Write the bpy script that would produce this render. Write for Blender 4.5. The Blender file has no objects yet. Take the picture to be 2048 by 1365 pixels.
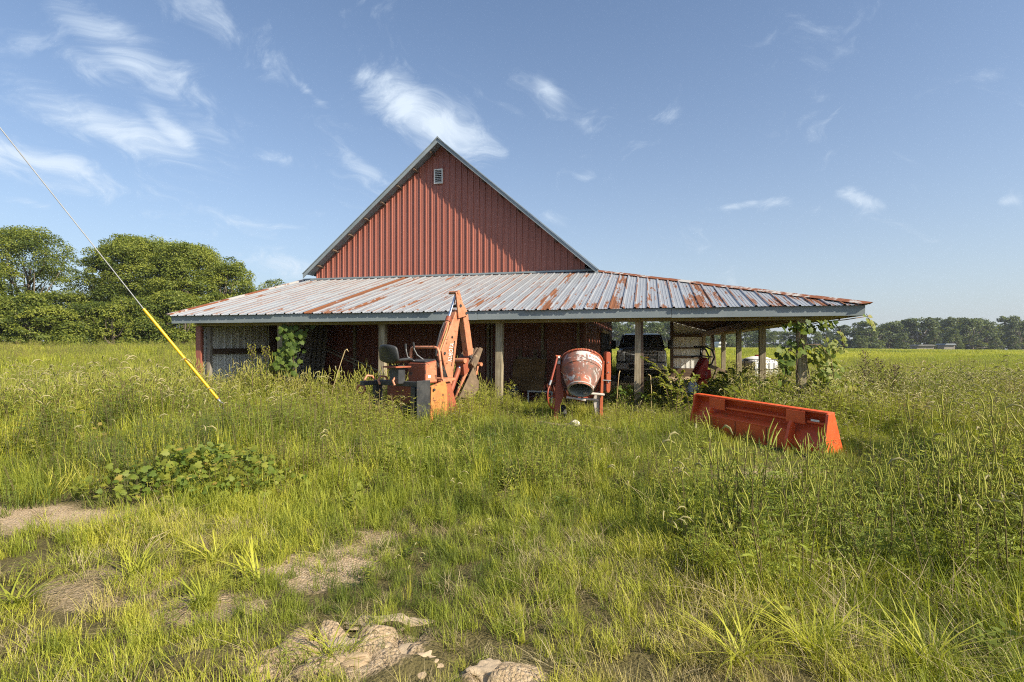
import bpy, math, random
import numpy as np
from mathutils import Vector, Matrix, noise as mnoise

# ------------------------------------------------------------------ camera, sky, sun, exposure
HC = 1.5                                   # camera height above the yard
F_PX = 1100.0                              # focal length in pixels of the 2048 wide photograph
scene = bpy.context.scene
COL = scene.collection
cam_d = bpy.data.cameras.new('camera'); cam = bpy.data.objects.new('camera', cam_d); COL.objects.link(cam)
cam.location = (0, 0, HC); cam.rotation_euler = (math.radians(90), 0, 0)
cam_d.sensor_width = 36.0; cam_d.lens = F_PX / 2048 * 36.0
cam_d.shift_y = 9.5 / 2048; cam_d.clip_start = 0.05; cam_d.clip_end = 3000
scene.camera = cam

SUN_DIR = Vector((0.818, -0.575, 0.0)).normalized()       # horizontal direction towards the sun
SUN_EL = math.radians(36.5)
SUN_VEC = Vector((SUN_DIR.x * math.cos(SUN_EL), SUN_DIR.y * math.cos(SUN_EL), math.sin(SUN_EL)))
sun_d = bpy.data.lights.new('sun', 'SUN'); sun = bpy.data.objects.new('sun', sun_d); COL.objects.link(sun)
sun_d.energy = 5.0; sun_d.angle = math.radians(0.53); sun_d.color = (1.0, 0.89, 0.71)
sun.rotation_euler = (-SUN_VEC).to_track_quat('-Z', 'Y').to_euler()
sun.location = (30, -20, 30)

scene.view_settings.view_transform = 'Standard'
scene.view_settings.look = 'None'
scene.view_settings.gamma = 1.0
scene.view_settings.exposure = 0.75
scene.cycles.use_denoising = False
scene.cycles.denoising_prefilter = 'ACCURATE'
scene.cycles.denoising_input_passes = 'RGB_ALBEDO_NORMAL'
scene.cycles.filter_width = 1.1
scene.cycles.sample_clamp_indirect = 4.0
scene.cycles.max_bounces = 5
scene.cycles.diffuse_bounces = 2
scene.cycles.glossy_bounces = 3
scene.cycles.transmission_bounces = 4
scene.cycles.transparent_max_bounces = 6
scene.cycles.caustics_reflective = False
scene.cycles.caustics_refractive = False

world = bpy.data.worlds.new('World'); scene.world = world; world.use_nodes = True

class NT:
    """tiny node-tree helper"""
    def __init__(s, tree): s.t = tree; s.n = tree.nodes; s.l = tree.links
    def add(s, typ, **kw):
        nd = s.n.new(typ)
        for k, v in kw.items():
            if k.startswith('i_'):
                nd.inputs[k[2:].replace('_', ' ')].default_value = v
            else: setattr(nd, k, v)
        return nd
    def link(s, a, b): s.l.new(a, b)
    def inp(s, sock, v):
        if v is None: return
        if hasattr(v, 'is_output') or isinstance(v, bpy.types.NodeSocket): s.l.new(v, sock)
        else: sock.default_value = v
    def math(s, op, a, b=None, c=None, clamp=False):
        nd = s.n.new('ShaderNodeMath'); nd.operation = op; nd.use_clamp = clamp
        s.inp(nd.inputs[0], a); s.inp(nd.inputs[1], b)
        if c is not None: s.inp(nd.inputs[2], c)
        return nd.outputs[0]
    def vmath(s, op, a, b=None):
        nd = s.n.new('ShaderNodeVectorMath'); nd.operation = op
        s.inp(nd.inputs[0], a)
        if b is not None: s.inp(nd.inputs[1], b)
        return nd.outputs[0]
    def mix(s, fac, a, b, blend='MIX'):
        nd = s.n.new('ShaderNodeMix'); nd.data_type = 'RGBA'; nd.blend_type = blend
        s.inp(nd.inputs[0], fac)
        for sock, v in ((nd.inputs[6], a), (nd.inputs[7], b)):
            if isinstance(v, (tuple, list)): v = tuple(v) + ((1,) if len(v) == 3 else ())
            s.inp(sock, v)
        return nd.outputs[2]
    def noise(s, vec, scale, detail=3, rough=0.55, dist=0.0, dim='3D'):
        nd = s.n.new('ShaderNodeTexNoise'); nd.noise_dimensions = dim
        if vec is not None: s.l.new(vec, nd.inputs['Vector'])
        nd.inputs['Scale'].default_value = scale; nd.inputs['Detail'].default_value = detail
        nd.inputs['Roughness'].default_value = rough; nd.inputs['Distortion'].default_value = dist
        return nd.outputs[0]
    def ramp(s, fac, stops, interp='LINEAR'):
        nd = s.n.new('ShaderNodeValToRGB'); nd.color_ramp.interpolation = interp
        e = nd.color_ramp.elements
        while len(e) < len(stops): e.new(0.5)
        for el, (p, c) in zip(e, stops):
            el.position = p; el.color = tuple(c) + ((1,) if len(c) == 3 else ())
        s.inp(nd.inputs[0], fac)
        return nd.outputs[0]
    def smooth(s, x, lo, hi):
        nd = s.n.new('ShaderNodeMapRange'); nd.interpolation_type = 'SMOOTHSTEP'
        s.inp(nd.inputs[0], x); nd.inputs[1].default_value = lo; nd.inputs[2].default_value = hi
        return nd.outputs[0]
    def sep(s, v):
        nd = s.n.new('ShaderNodeSeparateXYZ'); s.l.new(v, nd.inputs[0]); return nd.outputs
    def comb(s, x, y, z):
        nd = s.n.new('ShaderNodeCombineXYZ')
        for i, v in enumerate((x, y, z)): s.inp(nd.inputs[i], v)
        return nd.outputs[0]

def px_dir(px, py):
    """azimuth and elevation (radians) of a photograph direction"""
    x, z = (px - 1024) / F_PX, (692 - py) / F_PX
    return math.atan2(x, 1.0), math.atan2(z, math.hypot(x, 1.0))

def build_world():
    t = NT(world.node_tree); t.n.clear()
    out = t.add('ShaderNodeOutputWorld'); bg = t.add('ShaderNodeBackground')
    sky = t.add('ShaderNodeTexSky', sky_type='NISHITA')
    sky.sun_disc = False; sky.sun_elevation = SUN_EL
    sky.sun_rotation = math.atan2(SUN_DIR.x, SUN_DIR.y)
    world.cycles.sampling_method = 'NONE'; sky.altitude = 200; sky.air_density = 1.0; sky.dust_density = 2.2; sky.ozone_density = 2.4
    tc = t.add('ShaderNodeTexCoord')
    d = t.vmath('NORMALIZE', tc.outputs['Generated'])
    x, y, z = t.sep(d)
    az = t.math('ARCTAN2', x, y); el = t.math('ARCSINE', z)
    # cloud layer at a fixed height: streaks drawn out towards the horizon
    zz = t.math('ADD', t.math('MAXIMUM', z, 0.0), 0.42)
    p = t.comb(t.math('DIVIDE', x, zz), t.math('DIVIDE', y, zz), 0.0)
    warp = t.noise(p, 3.0, 2, 0.6, 0.0, '2D')
    pw = t.vmath('ADD', p, t.comb(t.math('MULTIPLY', warp, 0.5), t.math('MULTIPLY', warp, 0.35), 0.0))
    n1 = t.noise(pw, 6.0, 6, 0.60, 0.0, '2D')
    n2 = t.noise(pw, 16.0, 4, 0.68, 0.0, '2D')
    nn = t.math('ADD', t.math('MULTIPLY', n1, 0.66), t.math('MULTIPLY', n2, 0.34))
    # single clouds: (px, py, half length, half height, tilt down to the right in degrees, weight)
    blobs = [(850, 240, 150, 42, 26, 1.25), (755, 205, 70, 20, 30, .7), (615, 182, 42, 10, 35, .6), (195, 55, 260, 52, 28, .66), (430, 30, 140, 40, 28, .55),
             (230, 262, 190, 38, 14, .80), (345, 265, 75, 22, 45, .75), (120, 338, 240, 44, 12, .72), (90, 418, 44, 12, 18, .55), (565, 530, 130, 26, 6, .62),
             (1098, 180, 36, 18, 45, .62), (1327, 236, 36, 20, 10, .55), (1180, 258, 34, 14, 0, .5), (1485, 410, 56, 9, -4, .7),
             (1722, 400, 48, 14, 30, .9), (735, 345, 56, 22, 30, .55), (560, 320, 70, 16, 8, .45), (1110, 435, 46, 14, 20, .5),
             (1180, 355, 44, 14, -10, .45), (2015, 402, 18, 10, 0, .6), (200, 140, 130, 30, 15, .42)]
    acc = None
    for px, py, hl, hh, tilt, w in blobs:
        a0, e0 = px_dir(px, py)
        s = 1.0 / F_PX * math.cos(e0) * math.cos(a0) ** 1.0
        da = t.math('MULTIPLY', t.math('SUBTRACT', az, a0), math.cos(e0))
        de = t.math('SUBTRACT', el, e0)
        ca, sa = math.cos(math.radians(tilt)), math.sin(math.radians(tilt))
        lx = t.math('ADD', t.math('MULTIPLY', da, ca / (hl * s)), t.math('MULTIPLY', de, -sa / (hl * s)))
        ly = t.math('ADD', t.math('MULTIPLY', da, sa / (hh * s)), t.math('MULTIPLY', de, ca / (hh * s)))
        r2 = t.math('ADD', t.math('MULTIPLY', lx, lx), t.math('MULTIPLY', ly, ly))
        g = t.math('MULTIPLY', t.math('EXPONENT', t.math('MULTIPLY', r2, -0.9)), w)
        acc = g if acc is None else t.math('MAXIMUM', acc, g)
    spread = t.math('MULTIPLY', t.noise(p, 0.9, 1, 0.5, 0.0, '2D'), 0.16)          # thin scattered cloud over the whole dome
    field = t.math('ADD', t.math('MULTIPLY', acc, 0.80), spread)
    dens = t.math('ADD', field, t.math('MULTIPLY', t.math('SUBTRACT', nn, 0.5), 2.1))
    mask = t.smooth(dens, 0.20, 1.20)
    mask = t.math('MULTIPLY', mask, t.smooth(z, 0.0, 0.05))
    mask = t.math('MULTIPLY', mask, 0.88)
    col = t.mix(mask, sky.outputs[0], (6.4, 6.5, 6.8))
    col = t.mix(1.0, col, (0.90, 1.01, 1.09), 'MULTIPLY')
    # pale summer haze low over the horizon, all the way round
    hz = t.math('MULTIPLY', t.math('EXPONENT', t.math('MULTIPLY', t.math('MAXIMUM', z, 0.0), -4.2)), 0.66)
    col = t.mix(hz, col, (4.7, 5.05, 5.5))
    t.link(col, bg.inputs[0]); bg.inputs[1].default_value = 0.092
    t.link(bg.outputs[0], out.inputs[0])
build_world()

# ------------------------------------------------------------------ mesh helpers
class MB:
    """collects shapes into one mesh"""
    def __init__(s): s.v = []; s.f = []; s.m = []; s.cur = 0
    def mat(s, i): s.cur = i; return s
    def add(s, vs, fs):
        o = len(s.v); s.v += [tuple(p) for p in vs]
        for f in fs: s.f.append(tuple(i + o for i in f)); s.m.append(s.cur)
        return s
    def box(s, c, d, rot=None):
        hx, hy, hz = d[0] / 2, d[1] / 2, d[2] / 2
        vs = [Vector((sx * hx, sy * hy, sz * hz)) for sx in (-1, 1) for sy in (-1, 1) for sz in (-1, 1)]
        if rot is not None: vs = [rot @ v for v in vs]
        c = Vector(c)
        return s.add([v + c for v in vs], [(0, 1, 3, 2), (4, 6, 7, 5), (0, 4, 5, 1), (2, 3, 7, 6), (0, 2, 6, 4), (1, 5, 7, 3)])
    def box2(s, lo, hi):
        return s.box([(a + b) / 2 for a, b in zip(lo, hi)], [b - a for a, b in zip(lo, hi)])
    def bar(s, a, b, w, h, up=(0, 0, 1)):
        a, b = Vector(a), Vector(b); d = (b - a); L = d.length; d.normalize(); up = Vector(up)
        if abs(d.dot(up)) > 0.98: up = Vector((1, 0, 0))
        r = d.cross(up).normalized(); u = r.cross(d).normalized()
        m = Matrix((r, d, u)).transposed()
        return s.box((a + b) / 2, (w, L, h), m)
    def tube(s, pts, r, n=8, cap=True):
        pts = [Vector(p) for p in pts]; rs = r if isinstance(r, (list, tuple)) else [r] * len(pts)
        rings = []; ref = None
        for i, p in enumerate(pts):
            d = (pts[min(i + 1, len(pts) - 1)] - pts[max(i - 1, 0)])
            if d.length < 1e-9: d = Vector((0, 0, 1))
            d.normalize()
            if ref is None: ref = d.orthogonal().normalized()
            ref = (ref - d * ref.dot(d))
            ref = ref.normalized() if ref.length > 1e-6 else d.orthogonal().normalized()
            q = d.cross(ref)
            rings.append([p + (ref * math.cos(2 * math.pi * k / n) + q * math.sin(2 * math.pi * k / n)) * rs[i] for k in range(n)])
        vs = [v for ring in rings for v in ring]; fs = []
        for i in range(len(pts) - 1):
            for k in range(n):
                fs.append((i * n + k, i * n + (k + 1) % n, (i + 1) * n + (k + 1) % n, (i + 1) * n + k))
        if cap: fs.append(tuple(range(n))[::-1]); fs.append(tuple((len(pts) - 1) * n + k for k in range(n)))
        return s.add(vs, fs)
    def prism(s, poly, fn, t0, t1):
        """poly: 2-D outline; fn(p, q, t) -> 3-D; extruded from t0 to t1"""
        n = len(poly)
        vs = [fn(p, q, t0) for p, q in poly] + [fn(p, q, t1) for p, q in poly]
        fs = [tuple(range(n))[::-1], tuple(range(n, 2 * n))] + [(i, (i + 1) % n, n + (i + 1) % n, n + i) for i in range(n)]
        return s.add(vs, fs)
    def sheet(s, line, fn, t0, t1, th=0.01):
        """a bent plate: open 2-D polyline given thickness th, extruded from t0 to t1"""
        left = []; right = []
        for i, (p, q) in enumerate(line):
            a = line[max(i - 1, 0)]; b = line[min(i + 1, len(line) - 1)]
            dx, dy = b[0] - a[0], b[1] - a[1]; L = math.hypot(dx, dy) or 1
            left.append((p - dy / L * th / 2, q + dx / L * th / 2)); right.append((p + dy / L * th / 2, q - dx / L * th / 2))
        for i in range(len(line) - 1):
            s.prism([left[i], left[i + 1], right[i + 1], right[i]], fn, t0, t1)
        return s
    def lathe(s, prof, origin, axis, n=32, close=False):
        """prof: list of (distance along axis, radius)"""
        ax = Vector(axis).normalized(); a = ax.orthogonal().normalized(); b = ax.cross(a); o = Vector(origin)
        vs = [o + ax * t + (a * math.cos(2 * math.pi * k / n) + b * math.sin(2 * math.pi * k / n)) * r for t, r in prof for k in range(n)]
        fs = [(i * n + k, i * n + (k + 1) % n, (i + 1) * n + (k + 1) % n, (i + 1) * n + k) for i in range(len(prof) - 1) for k in range(n)]
        return s.add(vs, fs)
    def ico(s, c, r, sub=1, jit=0.0, seed=0, sq=(1, 1, 1)):
        import bmesh
        bm = bmesh.new(); bmesh.ops.create_icosphere(bm, subdivisions=sub, radius=1.0)
        vs = []
        for v in bm.verts:
            k = 1 + jit * mnoise.noise(v.co * 2.1 + Vector((seed * 7.3, seed * 1.7, 0)))
            vs.append((c[0] + v.co.x * r * sq[0] * k, c[1] + v.co.y * r * sq[1] * k, c[2] + v.co.z * r * sq[2] * k))
        fs = [tuple(v.index for v in f.verts) for f in bm.faces]; bm.free()
        return s.add(vs, fs)
    def mesh(s, name, mats, smooth=False):
        me = bpy.data.meshes.new(name); me.from_pydata(s.v, [], s.f)
        mats = mats if isinstance(mats, (list, tuple)) else [mats]
        for m in mats: me.materials.append(m)
        if len(mats) > 1: me.polygons.foreach_set('material_index', s.m)
        import bmesh
        bm = bmesh.new(); bm.from_mesh(me); bmesh.ops.recalc_face_normals(bm, faces=bm.faces); bm.to_mesh(me); bm.free()
        if smooth:
            me.polygons.foreach_set('use_smooth', [True] * len(me.polygons))
        me.update(); return me
    def build(s, name, mats, parent=None, smooth=False, bevel=0.0, auto=None):
        o = bpy.data.objects.new(name, s.mesh(name, mats, smooth or auto is not None)); COL.objects.link(o)
        o.parent = parent
        if auto is not None:
            o.data.set_sharp_from_angle(angle=math.radians(auto))
        if bevel > 0:
            b = o.modifiers.new('edge', 'BEVEL'); b.width = bevel; b.segments = 2; b.limit_method = 'ANGLE'; b.angle_limit = math.radians(40)
        return o

def tag(o, label=None, cat=None, group=None, kind=None):
    if label: o['label'] = label
    if cat: o['category'] = cat
    if group: o['group'] = group
    if kind: o['kind'] = kind
    return o
def empty(name, loc=(0, 0, 0), rz=0.0):
    o = bpy.data.objects.new(name, None); COL.objects.link(o); o.location = loc; o.rotation_euler = (0, 0, rz); o.empty_display_size = 0.1
    return o
def link_copy(src, parent=None, loc=None):
    c = src.copy(); COL.objects.link(c); c.parent = parent
    if loc is not None: c.location = loc
    return c
def at(px, py, D):
    """world point seen at a photograph pixel at depth D"""
    return Vector(((px - 1024) / F_PX * D, D, HC + (692 - py) / F_PX * D))
def sstep(a, b, x):
    t = np.clip((np.asarray(x, float) - a) / (b - a), 0, 1); return t * t * (3 - 2 * t)
def ground_z(x, y):
    x = np.asarray(x, float); y = np.asarray(y, float)
    z = 0.75 * sstep(18, 140, y) * sstep(-60, -5, x) + 1.2 * sstep(13, 44, y) * sstep(-3, -20, x)
    z = z - 4.0 * sstep(150, 235, y) - 0.9 * sstep(20, 160, x) * sstep(30, 120, y)
    z = z + 0.16 * sstep(4.5, 7.5, y) * (1 - sstep(11.5, 14.5, y)) * sstep(9, 3.5, x)
    z = z + 0.035 * np.sin(x * 0.9 + 1.3) * np.sin(y * 0.7) + 0.02 * np.sin(x * 2.3 + y * 1.7)
    return z
def vnoise(x, y, scale, seed=0):
    """smooth value noise 0..1 on numpy arrays"""
    x = np.asarray(x, float) / scale + 37.1 * seed; y = np.asarray(y, float) / scale + 11.7 * seed
    xi = np.floor(x).astype(np.int64); yi = np.floor(y).astype(np.int64); fx = x - xi; fy = y - yi
    fx = fx * fx * (3 - 2 * fx); fy = fy * fy * (3 - 2 * fy)
    def h(a, b):
        n = (a * 374761393 + b * 668265263 + seed * 1442695) & 0x7fffffff
        n = ((n ^ (n >> 13)) * 1274126177) & 0x7fffffff
        return ((n ^ (n >> 16)) & 0xffff) / 65535.0
    return (h(xi, yi) * (1 - fx) + h(xi + 1, yi) * fx) * (1 - fy) + (h(xi, yi + 1) * (1 - fx) + h(xi + 1, yi + 1) * fx) * fy
def fbm(x, y, scale, seed=0, oct=4):
    s = 0; a = 0.5; tot = 0
    for k in range(oct):
        s = s + a * vnoise(x, y, scale / 2 ** k, seed + k); tot += a; a *= 0.5
    return s / tot

# ------------------------------------------------------------------ materials
def mat_new(name):
    m = bpy.data.materials.new(name); m.use_nodes = True
    t = NT(m.node_tree); t.n.clear()
    out = t.add('ShaderNodeOutputMaterial'); b = t.add('ShaderNodeBsdfPrincipled')
    t.link(b.outputs[0], out.inputs[0])
    return m, t, b, out
def bump(t, b, h, dist=0.01, strength=0.5):
    nd = t.add('ShaderNodeBump'); nd.inputs['Strength'].default_value = strength; nd.inputs['Distance'].default_value = dist
    t.link(h, nd.inputs['Height']); t.link(nd.outputs[0], b.inputs['Normal'])
def objco(t, obj=None):
    tc = t.add('ShaderNodeTexCoord')
    if obj is not None: tc.object = obj
    return tc.outputs['Object']
def m_paint(name, col, col2=None, rough=0.5, wear=None, wear_amt=0.5, scale=6.0, bmp=0.15, metallic=0.0, dust=None):
    """painted or plain surface: two tones, wear patches with a ragged edge, fine relief"""
    m, t, b, _ = mat_new(name)
    co = objco(t)
    n = t.noise(co, scale * 0.6, 5, 0.6)
    c = t.mix(t.smooth(n, 0.35, 0.68), col, col2 or tuple(x * 0.82 for x in col))
    if wear:
        w = t.noise(co, scale, 7, 0.68, 0.3)
        c = t.mix(t.smooth(w, 0.72 - 0.3 * wear_amt, 0.76 - 0.3 * wear_amt), c, wear)
    if dust:
        w2 = t.noise(co, scale * 2.7, 5, 0.6)
        c = t.mix(t.math('MULTIPLY', t.smooth(w2, 0.45, 0.75), 0.6), c, dust)
    t.link(c, b.inputs['Base Color']); b.inputs['Metallic'].default_value = metallic
    r = t.math('ADD', t.math('MULTIPLY', t.noise(co, scale * 3, 3), 0.25), rough - 0.12); t.link(r, b.inputs['Roughness'])
    if bmp: bump(t, b, t.noise(co, scale * 9, 4), 0.004, bmp)
    return m
def m_wood(name, col, dark, axis='Z', scale=1.0, rough=0.85):
    m, t, b, _ = mat_new(name)
    tc = t.add('ShaderNodeTexCoord'); geo = t.add('ShaderNodeNewGeometry')
    oi = t.add('ShaderNodeObjectInfo')
    v = t.vmath('ADD', tc.outputs['Object'], t.comb(t.math('MULTIPLY', oi.outputs['Random'], 13.0), 3.1, t.math('MULTIPLY', oi.outputs['Random'], 7.0)))
    sc = {'Z': (16, 16, 0.9), 'X': (0.9, 16, 16), 'Y': (16, 0.9, 16)}[axis]
    vv = t.vmath('MULTIPLY', v, tuple(s * scale for s in sc))
    g = t.noise(vv, 2.2, 6, 0.65, 0.6)
    bl = t.noise(v, 2.2, 4)
    c = t.mix(t.smooth(g, 0.36, 0.64), dark, col)
    c = t.mix(t.math('MULTIPLY', t.smooth(bl, 0.45, 0.7), 0.5), c, tuple(x * 0.6 for x in dark))
    k = t.math('SUBTRACT', t.noise(v, 5.0, 2), 0.0)
    c = t.mix(t.smooth(k, 0.76, 0.80), c, (0.05, 0.035, 0.02))
    t.link(c, b.inputs['Base Color']); b.inputs['Roughness'].default_value = rough
    bump(t, b, g, 0.006, 0.5)
    return m
def m_leaf(name, dark, mid, light, trans=0.35, instancer=True, dry=None, rough=0.55):
    """leaf: tint attribute (of the instance or of the mesh) runs dark green, mid green, yellow green, dry"""
    m, t, b, out = mat_new(name)
    at_ = t.add('ShaderNodeAttribute', attribute_name='tint', attribute_type='INSTANCER' if instancer else 'GEOMETRY')
    co = t.add('ShaderNodeNewGeometry').outputs['Position']
    n = t.math('MULTIPLY', t.math('SUBTRACT', t.noise(co, 9.0, 2), 0.5), 0.35)
    f = t.math('ADD', at_.outputs['Fac'], n, clamp=True)
    stops = [(0.0, dark), (0.35, mid), (0.68, light)] + ([(1.0, dry)] if dry else [])
    c = t.ramp(f, stops)
    t.link(c, b.inputs['Base Color']); b.inputs['Roughness'].default_value = rough
    b.inputs['Specular IOR Level'].default_value = 0.3
    tr = t.add('ShaderNodeBsdfTranslucent'); mx = t.add('ShaderNodeMixShader'); mx.inputs[0].default_value = trans
    c2 = t.mix(1.0, c, (1.0, 1.0, 0.55), 'MULTIPLY'); c3 = t.mix(0.40, c2, (0.40, 0.46, 0.035))
    t.link(c3, tr.inputs[0]); t.link(b.outputs[0], mx.inputs[1]); t.link(tr.outputs[0], mx.inputs[2])
    t.link(mx.outputs[0], out.inputs[0])
    return m
M = {}
# ------------------------------------------------------------------ barn
BARN_RZ = math.radians(-13.76)
QX, QY = 2.36, 15.18                       # foot of the gable's right end; local x runs along the front, local y into the depth
barn = empty('red_barn', (QX, QY, 0), BARN_RZ)
tag(barn, 'red metal barn with tall gable and wide rusty tin lean-to roof on posts', 'barn')
E1 = Vector((math.cos(BARN_RZ), math.sin(BARN_RZ), 0)); E2 = Vector((-math.sin(BARN_RZ), math.cos(BARN_RZ), 0))
def bw(u, v, z=0.0): return Vector((QX, QY, 0)) + E1 * u + E2 * v + Vector((0, 0, z))
def to_uv(x, y):
    dx = np.asarray(x, float) - QX; dy = np.asarray(y, float) - QY
    return dx * E1.x + dy * E1.y, dx * E2.x + dy * E2.y

ZE, ZG, ZA = HC + 0.69, HC + 2.05, HC + 5.97          # eave, foot of gable, apex
EAVE_V, EAVE_U, LEFT_U = -5.0, 4.86, -9.2
KP = (ZG - ZE) / 5.0
KR = (ZG - ZE) / EAVE_U; HR = 5.0 / EAVE_U            # side slope, and how the hip runs
APEX_U, GU0, GU1 = -4.55, -9.1, 0.0
SL = (ZA - ZG) / (GU1 - APEX_U)
BACK_V = 12.0
WALL_L, WALL_R = -8.75, -0.35

def roof_metal():
    m, t, b, _ = mat_new('weathered_tin')
    co = objco(t, barn); x, y, z = t.sep(co)
    # which roof slope: bays are counted along the eave
    right = t.math('GREATER_THAN', t.math('ADD', t.math('MULTIPLY', x, 1.029), y), 0.0)
    along = t.math('ADD', t.math('MULTIPLY', x, t.math('SUBTRACT', 1.0, right)), t.math('MULTIPLY', y, right))
    down = t.math('ADD', t.math('MULTIPLY', y, t.math('SUBTRACT', 1.0, right)), t.math('MULTIPLY', t.math('MULTIPLY', x, -1.0), right))
    bay = t.math('FLOOR', t.math('DIVIDE', t.math('ADD', along, 9.2), 0.2286))
    wn = t.add('ShaderNodeTexWhiteNoise', noise_dimensions='1D'); t.link(bay, wn.inputs['W'])
    rnd = wn.outputs[0]
    v1 = t.comb(t.math('MULTIPLY', along, 7.0), t.math('MULTIPLY', down, 0.75), t.math('MULTIPLY', bay, 3.7))
    n1 = t.noise(v1, 1.0, 7, 0.66)
    v2 = t.comb(t.math('MULTIPLY', along, 30.0), t.math('MULTIPLY', down, 5.0), 0.0)
    n2 = t.noise(v2, 1.0, 4, 0.7)
    eave = t.smooth(down, -2.2, -5.0)
    lvl = t.math('ADD', t.math('ADD', n1, t.math('MULTIPLY', t.math('SUBTRACT', n2, 0.5), 0.22)), t.math('MULTIPLY', eave, 0.055))
    heavy = t.math('MULTIPLY', t.math('GREATER_THAN', rnd, 0.80), 0.10)
    heavy2 = t.math('MULTIPLY', t.math('GREATER_THAN', rnd, 0.955), 0.17)
    far = t.math('MULTIPLY', t.smooth(along, -1.0, -8.0), -0.085)
    lvl = t.math('ADD', lvl, t.math('ADD', heavy, t.math('ADD', heavy2, far)))
    rust = t.smooth(lvl, 0.578, 0.64)
    # rust running along the ribs
    ph = t.math('FRACT', t.math('DIVIDE', t.math('ADD', along, 9.2), 0.2286))
    rib = t.math('SUBTRACT', 1.0, t.smooth(t.math('ABSOLUTE', t.math('SUBTRACT', ph, 0.10)), 0.03, 0.10))
    nr = t.noise(t.comb(t.math('MULTIPLY', bay, 2.3), t.math('MULTIPLY', down, 0.9), 4.0), 1.0, 5, 0.6)
    ribr = t.math('MULTIPLY', rib, t.smooth(t.math('ADD', nr, t.math('MULTIPLY', rnd, 0.22)), 0.55, 0.66))
    rust = t.math('MAXIMUM', rust, t.math('MULTIPLY', ribr, 0.9))
    zinc = t.mix(t.noise(t.vmath('MULTIPLY', co, (2.5, 0.7, 1.0)), 1.4, 5), (0.27, 0.295, 0.32), (0.43, 0.445, 0.465))
    zinc = t.mix(t.math('MULTIPLY', t.smooth(n2, 0.5, 0.8), 0.30), zinc, (0.33, 0.28, 0.23))
    rc = t.mix(t.noise(v2, 0.7, 5), (0.235, 0.080, 0.024), (0.10, 0.040, 0.018))
    c = t.mix(rust, zinc, rc)
    t.link(c, b.inputs['Base Color'])
    t.link(t.math('ADD', t.math('MULTIPLY', rust, 0.40), 0.46), b.inputs['Roughness'])
    t.link(t.math('MULTIPLY', t.math('SUBTRACT', 1.0, rust), 0.35), b.inputs['Metallic'])
    bump(t, b, t.math('ADD', n2, t.math('MULTIPLY', rust, 0.6)), 0.003, 0.4)
    return m
def rusty_cap():
    m, t, b, _ = mat_new('rusty_cap')
    co = objco(t, barn)
    n = t.noise(co, 1.3, 7, 0.65); n2 = t.noise(co, 11.0, 5, 0.65)
    rust = t.smooth(t.math('ADD', n, t.math('MULTIPLY', t.math('SUBTRACT', n2, 0.5), 0.35)), 0.43, 0.50)
    c = t.mix(rust, (0.42, 0.40, 0.38), t.mix(n2, (0.32, 0.10, 0.03), (0.10, 0.035, 0.018)))
    t.link(c, b.inputs['Base Color']); b.inputs['Roughness'].default_value = 0.75
    bump(t, b, n2, 0.004, 0.4)
    return m
def red_metal():
    m, t, b, _ = mat_new('red_painted_steel')
    co = objco(t, barn)
    n = t.noise(t.vmath('MULTIPLY', co, (2.0, 2.0, 0.35)), 1.2, 5, 0.6)
    n2 = t.noise(co, 14.0, 4)
    c = t.mix(n, (0.260, 0.085, 0.058), (0.365, 0.133, 0.094))
    c = t.mix(t.math('MULTIPLY', t.smooth(n2, 0.55, 0.8), 0.35), c, (0.30, 0.15, 0.12))
    x, y, z = t.sep(co)
    sn = t.noise(t.vmath('MULTIPLY', co, (9.0, 9.0, 0.22)), 1.0, 5, 0.65)
    c = t.mix(t.math('MULTIPLY', t.smooth(sn, 0.52, 0.75), 0.45), c, (0.20, 0.055, 0.045))
    rowd = t.math('ABSOLUTE', t.math('SUBTRACT', t.math('FRACT', t.math('DIVIDE', z, 0.61)), 0.5))
    cold = t.math('ABSOLUTE', t.math('SUBTRACT', t.math('FRACT', t.math('DIVIDE', t.math('ADD', x, 8.66), 0.1829)), 0.5))
    scr = t.math('MULTIPLY', t.math('LESS_THAN', rowd, 0.022), t.math('LESS_THAN', cold, 0.07))
    c = t.mix(t.math('MULTIPLY', scr, 0.8), c, (0.10, 0.04, 0.035))
    t.link(c, b.inputs['Base Color']); b.inputs['Roughness'].default_value = 0.42
    return m
def white_metal():
    m, t, b, _ = mat_new('white_liner_steel')
    co = objco(t, barn)
    n = t.noise(t.vmath('MULTIPLY', co, (3.0, 3.0, 0.5)), 1.5, 6, 0.65)
    c = t.mix(t.smooth(n, 0.3, 0.75), (0.80, 0.81, 0.79), (0.60, 0.60, 0.55))
    t.link(c, b.inputs['Base Color']); b.inputs['Roughness'].default_value = 0.5
    return m
M['tin'] = roof_metal(); M['cap'] = rusty_cap(); M['red'] = red_metal(); M['liner'] = white_metal()
M['fascia'] = m_paint('grey_fascia', (0.19, 0.225, 0.24), (0.24, 0.275, 0.29), 0.45, wear=(0.30, 0.23, 0.16), wear_amt=0.12, scale=2.4, bmp=0.1)
M['rake'] = m_paint('grey_rake_trim', (0.20, 0.24, 0.26), (0.27, 0.31, 0.33), 0.4, scale=2.0, bmp=0.05)
M['post'] = m_wood('weathered_post', (0.40, 0.345, 0.24), (0.21, 0.165, 0.105), 'Z')
M['beam'] = m_wood('treated_beam', (0.36, 0.31, 0.15), (0.23, 0.19, 0.09), 'X', 0.6)
M['beamy'] = m_wood('treated_beam_deep', (0.34, 0.26, 0.15), (0.20, 0.14, 0.08), 'Y', 0.6)
M['darkwood'] = m_wood('old_dark_wood', (0.15, 0.10, 0.065), (0.07, 0.045, 0.03), 'X', 0.8)
M['palewood'] = m_wood('pale_batten', (0.48, 0.42, 0.30), (0.33, 0.28, 0.19), 'Z')
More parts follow.
